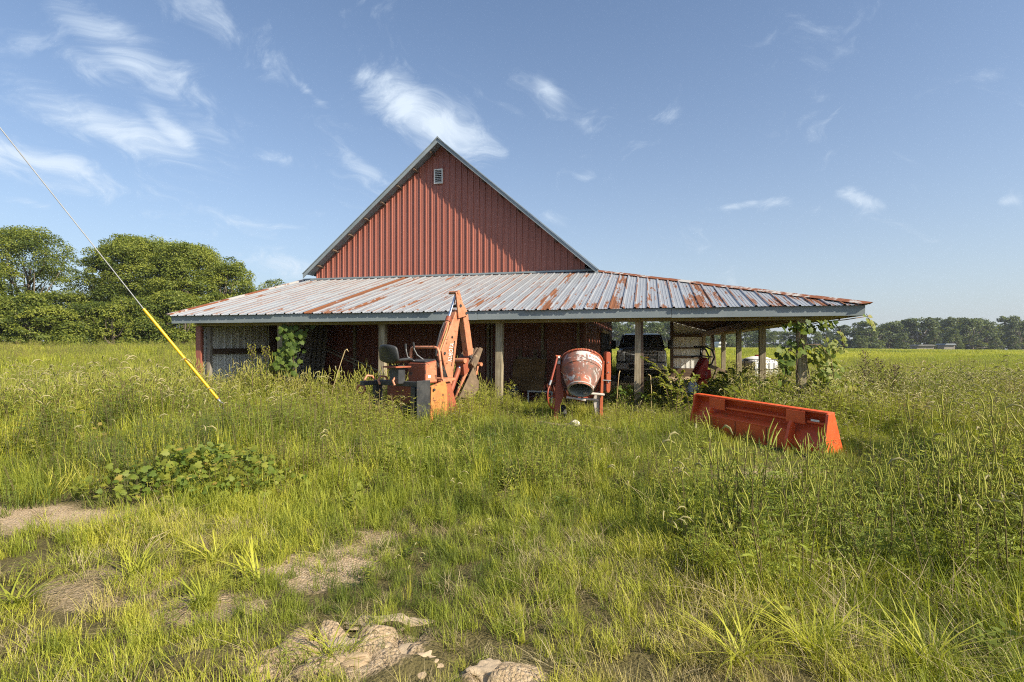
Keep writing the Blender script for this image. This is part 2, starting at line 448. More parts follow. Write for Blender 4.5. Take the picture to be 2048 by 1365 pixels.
M['greyboard'] = m_wood('grey_board', (0.30, 0.27, 0.23), (0.17, 0.15, 0.125), 'Z')
M['vent'] = m_paint('white_vent', (0.72, 0.73, 0.70), None, 0.45, scale=4)
M['gap_shade'] = m_paint('painted_interior_shade', (0.02, 0.018, 0.016), None, 0.9, bmp=0)  # near black paint for the shade inside doorway and vent

def corr(s0, s1, pitch, rw, rh, minor=0.004, phase0=0.0):
    """ribbed sheet cross-section: points (position, height)"""
    pts = []
    k = math.floor((s0 - phase0) / pitch) - 1
    while True:
        c = phase0 + k * pitch
        if c - rw > s1: break
        for ds, h in ((-rw / 2, 0), (-rw / 4, rh), (rw / 4, rh), (rw / 2, 0)):
            pts.append((c + ds, h))
        if minor:
            for q in (1 / 3, 2 / 3):
                m = c + rw / 2 + (pitch - rw) * q
                for ds, h in ((-0.012, 0), (-0.006, minor), (0.006, minor), (0.012, 0)): pts.append((m + ds, h))
        k += 1
    def hgt(s):
        for a, b in zip(pts, pts[1:]):
            if a[0] <= s <= b[0]: return a[1] + (b[1] - a[1]) * (s - a[0]) / max(b[0] - a[0], 1e-9)
        return 0.0
    return [(s0, hgt(s0))] + [p for p in pts if s0 + 1e-4 < p[0] < s1 - 1e-4] + [(s1, hgt(s1))]
def strip(name, prof, lo, hi, mat, parent):
    """ribbed panel: lo(s, h) and hi(s, h) give the two ends of every rib line"""
    mb = MB(); n = len(prof)
    mb.add([lo(s, h) for s, h in prof] + [hi(s, h) for s, h in prof], [(i, i + 1, n + i + 1, n + i) for i in range(n - 1)])
    return mb.build(name, mat, parent)

PW = 0.9144
random.seed(4)
# --- lean-to roof, front slope
zf = lambda v: ZE + (v - EAVE_V) * KP
deck = MB()
for k in range(5):                                   # purlins under the tin
    v = -4.55 + k * 1.08
    deck.box2((LEFT_U + 0.1, v - 0.045, zf(v) - 0.085), (min(EAVE_U, -v / HR) - 0.12, v + 0.045, zf(v) - 0.047))
front_roof = deck.build('lean_to_roof', M['darkwood'], barn)
front_roof['label'] = 'streaked rusty tin roof over the front of the barn'
u = LEFT_U
while u < EAVE_U - 0.02:
    u1 = min(u + PW, EAVE_U - 0.015); dz = random.uniform(-0.004, 0.004); dv = random.uniform(-0.02, 0.015)
    pr = corr(u + 0.001, u1 - 0.001, 0.2286, 0.055, 0.024, 0.005, LEFT_U + 0.02)
    strip('roof_panel', pr, lambda s, h: (s, EAVE_V - 0.04 + dv, zf(EAVE_V - 0.04 + dv) + h + dz),
          lambda s, h: (s, (0.0 if s <= 0 else -s * HR), zf(0.0 if s <= 0 else -s * HR) + h + dz), M['tin'], front_roof)
    u = u1
# --- lean-to roof, right slope
zr = lambda uu: ZE + (EAVE_U - uu) * KR
deck = MB()
for k in range(5):
    uu = 4.42 - k * 1.05
    deck.box2((uu - 0.045, -uu * HR + 0.12, zr(uu) - 0.085), (uu + 0.045, BACK_V + 0.7, zr(uu) - 0.047))
side_roof = deck.build('side_lean_to_roof', M['darkwood'], barn)
v = EAVE_V
while v < BACK_V + 0.8:
    v1 = min(v + PW, BACK_V + 0.9); dz = random.uniform(-0.004, 0.004)
    pr = corr(v + 0.016, v1 - 0.001, 0.2286, 0.055, 0.024, 0.005, EAVE_V)
    strip('roof_panel', pr, lambda s, h: (EAVE_U + 0.04, s, zr(EAVE_U + 0.04) + h + dz),
          lambda s, h: ((WALL_R if s >= 0 else -s / HR), s, zr(WALL_R if s >= 0 else -s / HR) + h + dz), M['tin'], side_roof)
    v = v1
# hip cap, left edge trim, flashing along the gable foot
hip = MB()
for i in range(8):
    a, b2 = i / 8, (i + 1) / 8 + 0.012
    p = lambda f: Vector((5.03 / HR * f, -5.03 * f, zf(-5.03 * f) + 0.036 + (0.006 if i % 2 else 0.0)))
    q0, q1 = p(a), p(b2); w = 0.16
    for s1, s2 in (((-w, 0, 0), (0, w, 0)),):
        L0, L1 = q0 + Vector((-w, 0, -0.014)), q1 + Vector((-w, 0, -0.014))
        R0, R1 = q0 + Vector((0, w, -0.014)), q1 + Vector((0, w, -0.014))
        up = Vector((0, 0, 0.012))
        hip.add([L0, L1, q1 + up, q0 + up, R0, R1], [(0, 1, 2, 3), (3, 2, 5, 4)])
hip.build('hip_cap', M['cap'], barn)
tr = MB()
tr.bar((LEFT_U - 0.01, EAVE_V - 0.05, zf(EAVE_V) + 0.02), (LEFT_U - 0.01, 0.0, ZG + 0.03), 0.10, 0.03)
tr.build('rake_cap', M['cap'], barn)
tr = MB(); tr.bar((LEFT_U, -0.02, ZG + 0.035), (0.05, -0.02, ZG + 0.035), 0.08, 0.05); tr.build('flashing', M['rake'], barn)
# fascia boards (front in four lengths, side) and the board under the eave
u = LEFT_U + 0.02; ends = [-5.6, -1.9, 1.75, EAVE_U]
for e in ends:
    fb = MB(); dz = random.uniform(-0.004, 0.004)
    fb.box2((u + 0.002, EAVE_V, ZE - 0.185 + dz), (e - 0.002, EAVE_V + 0.03, ZE - 0.012)); u = e
    fb.build('fascia', M['fascia'], barn, bevel=0.004)
fb = MB(); fb.box2((EAVE_U - 0.03, EAVE_V + 0.035, ZE - 0.185), (EAVE_U, BACK_V + 0.85, ZE - 0.012)); fb.build('fascia', M['fascia'], barn)
fb = MB(); fb.prism([(EAVE_V + 0.03, ZE - 0.185), (EAVE_V + 0.03, ZE - 0.03), (0, ZG - 0.04), (0, ZG - 0.20)], lambda p, q, tt: (tt, p, q), LEFT_U, LEFT_U + 0.03)
fb.build('fascia', M['fascia'], barn)
PV = -4.62                                              # post line
ZB = HC + 0.455                                          # underside of the beam
u = WALL_L; 
for e in (-4.14, -1.5, 1.2, 4.06):
    bmn = MB(); bmn.box2((u + 0.002, PV - 0.115, ZB + random.uniform(-.003, .003)), (e - 0.002, PV - 0.072, ZB + 0.185)); u = e
    bmn.build('eave_beam', M['beam'], barn, bevel=0.003)
bmn = MB(); bmn.box2((WALL_L, PV + 0.073, ZB + 0.004), (3.9, PV + 0.115, ZB + 0.18)); bmn.build('eave_beam', M['beam'], barn)
for sx in (-0.115, 0.073):
    bmn = MB(); bmn.box2((3.98 + sx, PV - 0.065, ZB + 0.002), (3.98 + sx + 0.042, BACK_V + 0.6, ZB + 0.19)); bmn.build('eave_beam', M['beamy'], barn)
# hip rafter and rafters
rf = MB(); rf.bar((4.85 / HR, -4.85, zf(-4.85) - 0.15), (0.0, 0.0, ZG - 0.15), 0.045, 0.19); rf.build('rafter', M['darkwood'], barn)
for k in range(12):
    uu = -8.6 + k * 1.2; top = 0.0 if uu <= 0 else -uu * HR
    if uu > 4.2: break
    rf = MB(); rf.bar((uu, EAVE_V + 0.06, zf(EAVE_V + 0.06) - 0.155), (uu, top - 0.03, zf(top) - 0.155), 0.045, 0.15); rf.build('rafter', M['beamy'], barn)
for k in range(14):
    vv = -4.0 + k * 1.2; top = max(-vv / HR, 0.0) if vv < 0 else WALL_R
    rf = MB(); rf.bar((EAVE_U - 0.06, vv, zr(EAVE_U - 0.06) - 0.155), (top + 0.03, vv, zr(top) - 0.155), 0.045, 0.15); rf.build('rafter', M['darkwood'], barn)
# soffit strip at the right-hand corner seen from below
sf = MB(); sf.box2((4.12, EAVE_V + 0.04, ZE - 0.178), (EAVE_U - 0.04, EAVE_V + 0.30, ZE - 0.160)); sf.box2((4.12, EAVE_V + 0.302, ZE - 0.180), (EAVE_U - 0.04, BACK_V, ZE - 0.162)); sf.build('soffit', M['beamy'], barn)
# posts
def post(u, v, w=0.14, top=None, mat='post', lean=0.0, dep=None):
    mb = MB(); dep = dep or w; top = top or ZB + 0.17; seg = 5; n = []
    for i in range(seg + 1):
        f = i / seg; z = -0.15 + (top + 0.15) * f; j = random.uniform(-0.003, 0.003)
        x0 = lean * f
        for sx, sy in ((-1, -1), (1, -1), (1, 1), (-1, 1)): n.append((x0 + sx * w / 2 + j, sy * dep / 2 + j, z))
    fs = [(i * 4 + k, i * 4 + (k + 1) % 4, i * 4 + 4 + (k + 1) % 4, i * 4 + 4 + k) for i in range(seg) for k in range(4)] + [(seg * 4, seg * 4 + 1, seg * 4 + 2, seg * 4 + 3)]
    mb.add(n, fs); o = mb.build('post', M[mat], barn, bevel=0.006); o.location = (u, v, 0); return o
for uu, le in ((-6.58, 0.0), (-4.14, 0.03), (-1.57, 0.02)): post(uu, PV, lean=le)
post(1.14, PV, 0.125, lean=0.03); post(1.235, PV - 0.005, 0.045, dep=0.12, mat='darkwood')
post(3.98, PV, 0.15)
for k in range(1, 7): post(3.98, PV + 3.4 * k, 0.14)
post(2.5, PV + 3.4 * 5, 0.16, mat='darkwood', top=zr(2.5) - 0.1)
post(WALL_L + 0.17, PV + 2.35, 0.15, mat='darkwood', top=zf(-2.3) - 0.1)
post(WALL_L + 0.16, PV + 0.10, 0.09, mat='greyboard')
br = MB(); br.bar((3.98, PV + 3.4 * 4 - 1.5, 0.35), (3.98, PV + 3.4 * 4 - 0.08, 1.95), 0.05, 0.09); br.build('brace', M['darkwood'], barn)
# --- gable wall: framing sheet behind, ribbed panels in front
gw = MB(); gw.prism([(WALL_L, 0.0), (WALL_R, 0.0), (WALL_R, ZG + 0.25), (APEX_U, ZA - 0.18), (WALL_L, ZG + 0.25)], lambda p, q, tt: (p, tt, q), 0.02, 0.10)
gable = gw.build('gable_wall', M['red'], barn)
rz_ = lambda s: ZA - 0.05 - abs(s - APEX_U) * SL
u = WALL_L
while u < WALL_R - 0.05:
    u1 = min(u + PW, WALL_R); off = random.uniform(0, 0.002)
    pr = corr(u + 0.001, u1 - 0.001, 0.1829, 0.05, 0.028, 0.004, WALL_L + 0.03)
    if u < APEX_U < u1: pr = sorted(pr + [(APEX_U, 0.0)])
    strip('wall_panel', pr, lambda s, h: (s, -0.004 - h - off, ZG - 0.55), lambda s, h: (s, -0.004 - h - off, rz_(s)), M['red'], gable)
    pr2 = corr(u + 0.001, u1 - 0.001, 0.1829, 0.05, 0.028, 0.004, WALL_L + 0.03)
    strip('wall_panel', pr2, lambda s, h: (s, -0.004 - h - off, -0.05), lambda s, h: (s, -0.004 - h - off, ZG - 0.553), M['red'], gable)
    u = u1
for px in (712, 978, 1086, 1157):                       # pale battens on the wall under the lean-to
    D = 70784 / (px + 3468); X = (px - 1024) / F_PX * D
    uu = float(to_uv(X, D)[0]); bt = MB(); bt.box2((uu - 0.035, -0.115, 0.55), (uu + 0.035, -0.045, ZG - 0.3)); bt.build('batten', M['palewood'], barn)
    if px == 978:
        bt = MB(); bt.box2((uu + 0.09, -0.10, 0.2), (uu + 0.125, -0.045, ZG - 0.3)); bt.build('batten', M['palewood'], barn)
# side walls, back wall
side = MB(); side.box2((WALL_R - 0.09, 0.11, 0.0), (WALL_R - 0.012, BACK_V - 0.01, ZG + 0.2)); sidew = side.build('side_wall', M['red'], barn)
v = 0.1
while v < BACK_V - 0.05:
    v1 = min(v + PW, BACK_V); pr = corr(v + 0.001, v1 - 0.001, 0.2286, 0.05, 0.02, 0.004, 0.1)
    strip('wall_panel', pr, lambda s, h: (WALL_R - 0.008 + h, s, -0.05), lambda s, h: (WALL_R - 0.008 + h, s, ZG + 0.1), M['red'], sidew)
    v = v1
tr = MB(); tr.box2((WALL_R - 0.03, -0.045, -0.05), (WALL_R + 0.035, 0.10, ZG - 0.1)); tr.build('corner_trim', M['red'], barn)
dr = MB(); dr.box2((WALL_R + 0.02, 5.2, -0.02), (WALL_R + 0.045, 9.2, 1.98)); doorway_shade = dr.build('doorway_shade', M['gap_shade'], barn); doorway_shade['label'] = 'black sheet painted as the dark open doorway in the side wall'  # flat black sheet on the wall in place of the shaded opening
dr = MB(); dr.box2((WALL_R + 0.02, 5.0, 1.985), (WALL_R + 0.11, 9.4, 2.10)); dr.box2((WALL_R + 0.02, 9.21, 0), (WALL_R + 0.08, 9.30, 1.984)); dr.build('door_track', M['palewood'], doorway_shade)
# left wall: red outside, pale liner steel inside, one girt, corner wrapped in red
lw = MB(); lw.box2((WALL_L - 0.02, PV, -0.05), (WALL_L + 0.012, BACK_V, ZE + 0.05)); leftw = lw.build('left_wall', M['red'], barn)
v = PV - 0.02
while v < BACK_V - 0.05:
    v1 = min(v + PW, BACK_V); pr = corr(v + 0.001, v1 - 0.001, 0.2286, 0.05, 0.02, 0.004, PV)
    strip('wall_panel', pr, lambda s, h: (WALL_L - 0.024 - h, s, -0.05), lambda s, h: (WALL_L - 0.024 - h, s, zf(min(s, 0)) - 0.1), M['red'], leftw)
    v = v1
v = PV + 0.06
while v < -0.05:
    v1 = min(v + PW, -0.03); pr = corr(v + 0.001, v1 - 0.001, 0.2286, 0.045, 0.02, 0.005, PV + 0.06)
    strip('liner_panel', pr, lambda s, h: (WALL_L + 0.016 + h, s, 0.05), lambda s, h: (WALL_L + 0.016 + h, s, zf(s) - 0.1), M['liner'], leftw)
    v = v1
gt = MB(); gt.box2((WALL_L + 0.045, PV + 0.16, 1.30), (WALL_L + 0.085, -0.1, 1.435)); gt.build('girt', M['darkwood'], barn)
tr = MB(); tr.box2((WALL_L - 0.06, PV - 0.075, -0.1), (WALL_L + 0.075, PV - 0.03, ZB - 0.004)); tr.box2((WALL_L - 0.06, PV - 0.03, -0.1), (WALL_L - 0.045, PV + 0.1, ZB)); tr.build('corner_trim', M['red'], barn)
bk = MB(); bk.prism([(WALL_L, 0), (WALL_R, 0), (WALL_R, ZG + 0.1), (APEX_U, ZA - 0.2), (WALL_L, ZG + 0.1)], lambda p, q, tt: (p, tt, q), BACK_V - 0.08, BACK_V); bk.build('back_wall', M['red'], barn)
# partition at the far end of the side lean-to
VP_ = PV + 3.4 * 5
pt = MB(); pt.box2((2.58, VP_ + 0.02, 0.9), (3.9, VP_ + 0.06, 1.02)); pt.box2((2.58, VP_ - 0.05, 1.36), (3.9, VP_ - 0.01, 1.43)); pt.box2((2.58, VP_ - 0.05, 1.92), (3.9, VP_ - 0.01, 2.08)); pt.box2((2.58, VP_ - 0.04, -0.02), (3.9, VP_ + 0.02, 0.42))
part_w = pt.build('end_wall', M['darkwood'], barn)
u = 2.5
while u < 4.0 - 0.05:
    u1 = min(u + PW, 4.05); pr = corr(u, u1 - 0.001, 0.2286, 0.05, 0.02, 0.006, 2.5)
    strip('liner_panel', pr, lambda s, h: (s, VP_ + 0.075 - h, 0.25), lambda s, h: (s, VP_ + 0.075 - h, zr(s) - 0.09), M['liner'], part_w)
    u = u1
# --- main roof
RV0 = -0.36
mr = MB(); mr.box2((APEX_U - 0.02, 0.12, ZA - 0.30), (APEX_U + 0.02, BACK_V - 0.1, ZA - 0.08))
main_roof = mr.build('main_roof', M['beamy'], barn)
for k in range(8):                                      # outriggers that show under the rake
    for sgn in (-1, 1):
        uu = APEX_U + sgn * (0.25 + k * 0.53); z = ZA - abs(uu - APEX_U) * SL
        MB().box((uu, RV0 + 0.20, z - 0.105), (0.045, 0.30, 0.07), Matrix.Rotation(math.atan(SL) * sgn, 3, 'Y')).build('outrigger', M['darkwood'], main_roof)
for sgn in (-1, 1):
    v = RV0; HW = 4.37 if sgn < 0 else 4.55; ZS = ZA - HW * SL
    while v < BACK_V + 0.3:
        v1 = min(v + PW, BACK_V + 0.35); pr = corr(v + 0.001, v1 - 0.001, 0.2286, 0.05, 0.02, 0.004, RV0)
        e = APEX_U + sgn * HW
        strip('roof_panel', pr, lambda s, h: (e, s, ZS + h * 0.7), lambda s, h: (APEX_U, s, ZA + h * 0.7), M['tin'], main_roof)
        v = v1
    # soffit sheet and rake board
    st = MB(); st.bar((APEX_U + sgn * 0.02, RV0 + 0.19, ZA - 0.045), (APEX_U + sgn * (HW - .05), RV0 + 0.19, ZS - 0.045 + 0.05), 0.33, 0.012); st.build('soffit', M['fascia'], barn)
    rb = MB()
    th = 0.115
    rb.prism([(APEX_U, ZA + 0.03), (APEX_U + sgn * (HW + .05), ZS - 0.01), (APEX_U + sgn * (HW + .05), ZS - 0.01 - th), (APEX_U, ZA + 0.03 - th * 1.05)], lambda p, q, tt: (p, tt, q), RV0 - 0.025, RV0 - 0.001)
    rb.build('rake_board', M['rake'], barn)
    rb = MB(); rb.bar((APEX_U, RV0 - 0.02, ZA + 0.045), (APEX_U + sgn * (HW + .06), RV0 - 0.02, ZS + 0.005), 0.06, 0.02); rb.build('rake_cap', M['rake'], barn)
rc = MB(); rc.prism([(APEX_U - 0.2, ZA - 0.14), (APEX_U, ZA + 0.06), (APEX_U + 0.2, ZA - 0.14), (APEX_U + 0.2, ZA - 0.12), (APEX_U, ZA + 0.085), (APEX_U - 0.2, ZA - 0.12)], lambda p, q, tt: (p, tt, q), RV0 - 0.05, BACK_V + 0.35); rc.build('ridge_cap', M['rake'], barn)
# gable vent
D = 70784 / (878.5 + 3468); X = (878.5 - 1024) / F_PX * D; vu = float(to_uv(X, D)[0]); vz = HC + (692 - 354.5) / F_PX * D
vt = MB(); W2, H2 = 0.135, 0.215
for x0, x1, z0, z1 in ((-W2, W2, H2 - 0.03, H2), (-W2, W2, -H2, -H2 + 0.03), (-W2, -W2 + 0.03, -H2 + 0.031, H2 - 0.031), (W2 - 0.03, W2, -H2 + 0.031, H2 - 0.031)):
    vt.box2((vu + x0, -0.085, vz + z0), (vu + x1, -0.03, vz + z1))
vent = vt.build('gable_vent', M['vent'], barn)
vb = MB(); vb.box2((vu - W2 + .02, -0.045, vz - H2 + .02), (vu + W2 - .02, -0.036, vz + H2 - .02)); vb.build('vent_shade', M['gap_shade'], vent)  # black sheet painted for the shade behind the slats
for k in range(7):
    sl = MB(); z = vz - H2 + 0.055 + k * 0.053
    sl.box((vu, -0.063, z), (2 * W2 - 0.062, 0.04, 0.006), Matrix.Rotation(math.radians(35), 3, 'X')); sl.build('slat', M['vent'], vent)
# ------------------------------------------------------------------ ground
# bare sandy places: (x, y, half width, half depth, strength)
BARE = [(-4.7, 4.75, 1.6, 0.42, 1.0), (-6.6, 4.9, 1.6, 0.6, 1.0), (-5.35, 7.7, 0.45, 0.30, 0.8), (-1.30, 3.75, 0.40, 0.38, 0.66), (-1.75, 3.15, 0.35, 0.22, 0.55),
        (-0.76, 2.64, 0.36, 0.25, 0.92), (-1.0, 2.5, 0.36, 0.14, 0.7), (-0.06, 2.46, 0.22, 0.12, 0.9), (2.95, 6.0, 0.55, 0.28, 0.8), (2.0, 8.6, 0.4, 0.25, 0.6), (-2.5, 3.45, 0.5, 0.3, 0.45),
        (-1.15, 4.3, 0.3, 0.3, 0.6), (-2.2, 4.2, 0.35, 0.15, 0.4)]
def bare_amount(x, y):
    x = np.asarray(x, float); y = np.asarray(y, float)
    w = (fbm(x, y, 0.45, 5) - 0.5) * 1.5
    out = np.zeros_like(x)
    for bx, by, rx, ry, s in BARE:
        r = np.sqrt(((x - bx) / rx) ** 2 + ((y - by) / ry) ** 2)
        out = np.maximum(out, s * sstep(1.25, 0.65, r + w * 0.55))
    u, v = to_uv(x, y)
    inside = (u > LEFT_U + 0.3) & (u < 4.2) & (v > -4.2) & (v < 12.5)
    return np.maximum(out, np.where(inside, 0.9, 0.0))
def clods(x, y):
    """dried wheel rut and broken clods near the camera"""
    z = np.zeros_like(x)
    m = np.exp(-(((x + 0.80) / 0.42) ** 2 + ((y - 2.68) / 0.26) ** 2)) + 0.9 * np.exp(-(((x + 0.07) / 0.16) ** 2 + ((y - 2.45) / 0.10) ** 2)) + 0.5 * np.exp(-(((x + 1.35) / 0.5) ** 2 + ((y - 2.45) / 0.2) ** 2))
    r = np.abs(fbm(x, y, 0.30, 21, 4) - 0.5) * 2
    lump = fbm(x, y, 0.16, 33, 4)
    z = m * (0.05 + 0.26 * (lump - 0.35)) - 0.11 * m * np.exp(-(r / 0.10) ** 2)
    rut = np.exp(-((x + 0.62 + (y - 2.7) * 0.4) / 0.035) ** 2) * m
    return z - 0.05 * rut
xs = np.unique(np.concatenate([-np.geomspace(3.2, 420, 70)[::-1], np.arange(-3.2, 2.4, 0.035), np.geomspace(2.4, 420, 70)]))
ys = np.unique(np.concatenate([-np.geomspace(2, 120, 20)[::-1], np.linspace(-1.9, 1.9, 12), np.arange(2.0, 4.2, 0.03), np.geomspace(4.2, 800, 170)]))
GX, GY = np.meshgrid(xs, ys)
GZ = ground_z(GX, GY)
nearm = (GY > 1.5) & (GY < 4.5)
GZ = GZ + np.where(nearm, clods(GX, GY), 0) + np.where(GY < 30, (fbm(GX, GY, 0.12, 9, 3) - 0.5) * 0.02 + (fbm(GX, GY, 0.9, 3, 3) - 0.5) * 0.05, 0)
nx, ny = len(xs), len(ys)
me = bpy.data.meshes.new('ground')
vs = np.stack([GX.ravel(), GY.ravel(), GZ.ravel()], 1)
ii = (np.arange(ny - 1)[:, None] * nx + np.arange(nx - 1)[None, :]).ravel()
fs = np.stack([ii, ii + 1, ii + nx + 1, ii + nx], 1)
me.from_pydata(vs.tolist(), [], fs.tolist())
me.polygons.foreach_set('use_smooth', [True] * len(me.polygons))
a = me.attributes.new('bare', 'FLOAT', 'POINT'); a.data.foreach_set('value', bare_amount(GX, GY).ravel())
def ground_mat():
    m, t, b, _ = mat_new('yard_ground')
    at_ = t.add('ShaderNodeAttribute', attribute_name='bare')
    co = t.add('ShaderNodeNewGeometry').outputs['Position']; x, y, z = t.sep(co)
    n = t.noise(co, 1.4, 6, 0.6); g = t.noise(co, 45.0, 5, 0.75); pbl = t.add('ShaderNodeTexVoronoi'); pbl.inputs['Scale'].default_value = 60.0; t.link(co, pbl.inputs['Vector'])
    sand = t.mix(g, (0.38, 0.27, 0.16), (0.64, 0.49, 0.32))
    sand = t.mix(t.math('MULTIPLY', t.smooth(pbl.outputs['Color'], 0.55, 0.9), 0.55), sand, (0.66, 0.54, 0.40))
    sand = t.mix(t.math('MULTIPLY', t.smooth(n, 0.5, 0.72), 0.4), sand, (0.26, 0.175, 0.10))
    th = t.mix(t.noise(co, 12.0, 5, 0.7), (0.085, 0.075, 0.028), (0.20, 0.165, 0.075))
    far = t.smooth(y, 25.0, 90.0)
    p2 = t.vmath('MULTIPLY', co, (0.35, 1.0, 1.0))
    band = t.noise(p2, 0.05, 4, 0.55); fine = t.noise(p2, 0.9, 5, 0.7)
    fc = t.mix(t.smooth(band, 0.42, 0.62), (0.135, 0.15, 0.032), (0.17, 0.125, 0.055))
    fc = t.mix(t.math('MULTIPLY', fine, 0.45), fc, (0.085, 0.11, 0.022))
    th = t.mix(far, th, fc)
    c = t.mix(t.smooth(t.math('ADD', at_.outputs['Fac'], t.math('MULTIPLY', t.math('SUBTRACT', g, 0.5), 1.1)), 0.15, 0.75), th, sand)
    t.link(c, b.inputs['Base Color']); b.inputs['Roughness'].default_value = 0.95
    b.inputs['Specular IOR Level'].default_value = 0.15
    bump(t, b, t.math('ADD', g, t.math('MULTIPLY', pbl.outputs['Distance'], -0.6)), 0.03, 1.0)
    return m
me.materials.append(ground_mat())
ground = bpy.data.objects.new('ground', me); COL.objects.link(ground)
tag(ground, 'sandy yard and wide flat hay field around the barn', None, None, 'structure')

# ------------------------------------------------------------------ trees
M['bark'] = m_wood('bark', (0.20, 0.165, 0.125), (0.09, 0.07, 0.05), 'Z', 0.5)
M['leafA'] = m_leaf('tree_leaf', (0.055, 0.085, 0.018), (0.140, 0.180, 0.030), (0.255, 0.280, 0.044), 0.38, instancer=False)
M['leafF'] = m_leaf('far_tree_leaf', (0.042, 0.066, 0.024), (0.076, 0.108, 0.034), (0.125, 0.155, 0.046), 0.25, instancer=False)

def leaf_cloud(rng, centres, radii, per, size, squash=0.8, tint0=0.35, tspread=0.36):
    """diamond leaves in sprays on the shells of many small clumps; returns verts, faces, tint"""
    V = []; T = []
    for c, r in zip(centres, radii):
        n = max(6, int(per * r * r))
        d = rng.normal(size=(n, 3)); d /= np.linalg.norm(d, axis=1)[:, None]
        d[:, 2] = np.where(d[:, 2] < -0.35, -d[:, 2] * 0.7, d[:, 2])
        rad = r * (0.55 + 0.5 * rng.random(n) ** 0.6)
        p = np.asarray(c) + d * rad[:, None] * np.array([1, 1, squash])
        # leaf frame: loosely facing outwards and up
        nrm = d * 0.6 + rng.normal(size=(n, 3)) * 0.55 + np.array([0, 0, 0.45]); nrm /= np.linalg.norm(nrm, axis=1)[:, None]
        ax = np.cross(nrm, rng.normal(size=(n, 3))); ax /= np.linalg.norm(ax, axis=1)[:, None]
        bx = np.cross(nrm, ax)
        s = size * (0.6 + 0.8 * rng.random(n))[:, None]
        q = np.stack([p - ax * s * 0.5, p + bx * s * 0.26 - ax * s * 0.05, p + ax * s * 0.5, p - bx * s * 0.26 - ax * s * 0.05], 1)
        V.append(q.reshape(-1, 3)); base = tint0 + rng.normal() * tspread * 0.6
        T.append(np.repeat(np.clip(base + rng.normal(size=n) * tspread * 0.5, 0, 1), 4))
    V = np.concatenate(V); T = np.concatenate(T); n = len(V) // 4
    return V, np.arange(n * 4).reshape(n, 4), T
def np_mesh(name, V, Fq, T, mat):
    me = bpy.data.meshes.new(name); nv, nf = len(V), len(Fq)
    me.vertices.add(nv); me.vertices.foreach_set('co', V.astype(np.float32).ravel())
    k = Fq.shape[1]
    me.loops.add(nf * k); me.loops.foreach_set('vertex_index', Fq.astype(np.int32).ravel())
    me.polygons.add(nf); me.polygons.foreach_set('loop_start', np.arange(nf, dtype=np.int32) * k)
    me.update(calc_edges=True)
    a = me.attributes.new('tint', 'FLOAT', 'POINT'); a.data.foreach_set('value', T.astype(np.float32))
    me.materials.append(mat); return me
def make_tree_meshes(seed, H, W, bare=0.18, nblob=42, per=150, size=0.30, mat='leafA', shape='round', tint0=0.4, rlo=0.11, rhi=0.2):
    """trunk mesh and crown mesh of one tree, foot at the origin; H height, W crown width"""
    rng = np.random.default_rng(seed)
    cs = []; rs = []
    for i in range(nblob):
        f = rng.random() ** 0.8
        zc = H * (bare + (1 - bare) * f)
        if shape == 'round': prof = math.sqrt(max(0.03, 1 - ((f - 0.38) / 0.66) ** 2))
        elif shape == 'tall': prof = math.sqrt(max(0.03, 1 - ((f - 0.5) / 0.55) ** 2)) * 0.9
        else: prof = 1.0 - 0.75 * f
        a = rng.random() * 2 * math.pi; rr = W / 2 * prof * (0.45 + 0.55 * rng.random() ** 0.5)
        r = W * (rlo + (rhi - rlo) * rng.random())
        if i % 3 == 0: r *= 0.42; rr = W / 2 * prof * (0.95 + 0.32 * rng.random()); zc = zc + H * 0.05
        cs.append((math.cos(a) * max(rr - r * 0.5, 0), math.sin(a) * max(rr - r * 0.5, 0), min(zc, H * 1.03 - r * 0.7))); rs.append(r)
    V, Fq, T = leaf_cloud(rng, cs, rs, per, size, tint0=tint0)
    crown = np_mesh('crown', V, Fq, T, M[mat])
    mb = MB(); th = 0.028 * H + 0.05
    pts = []; x = y = 0.0
    for k in range(6):
        pts.append((x, y, H * 0.72 * k / 5 - 0.3)); x += rng.normal() * 0.03 * H * 0.4; y += rng.normal() * 0.03 * H * 0.4
    mb.tube(pts, [th * (1.25 if k == 0 else 1 - 0.15 * k) for k in range(6)], 8)
    for c in cs[:18]:
        k = int(rng.integers(1, 5)); p0 = Vector(pts[k]); c = Vector(c)
        mid = (p0 + c) / 2 + Vector((0, 0, -0.04 * H)) + Vector(rng.normal(size=3) * 0.03 * H)
        mb.tube([p0, mid, c], [th * 0.36, th * 0.22, th * 0.07], 5)
    return mb.mesh('trunk', M['bark'], True), crown
def place_tree(name, meshes, x, y, label, cat='tree', group=None, rz=0.0, sc=(1, 1, 1), dz=0.0):
    t = empty(name, (x, y, float(ground_z(x, y)) + dz), rz); t.scale = sc
    for nm, me in zip(('trunk', 'crown'), meshes):
        o = bpy.data.objects.new(nm, me); COL.objects.link(o); o.parent = t
    return tag(t, label, cat, group)

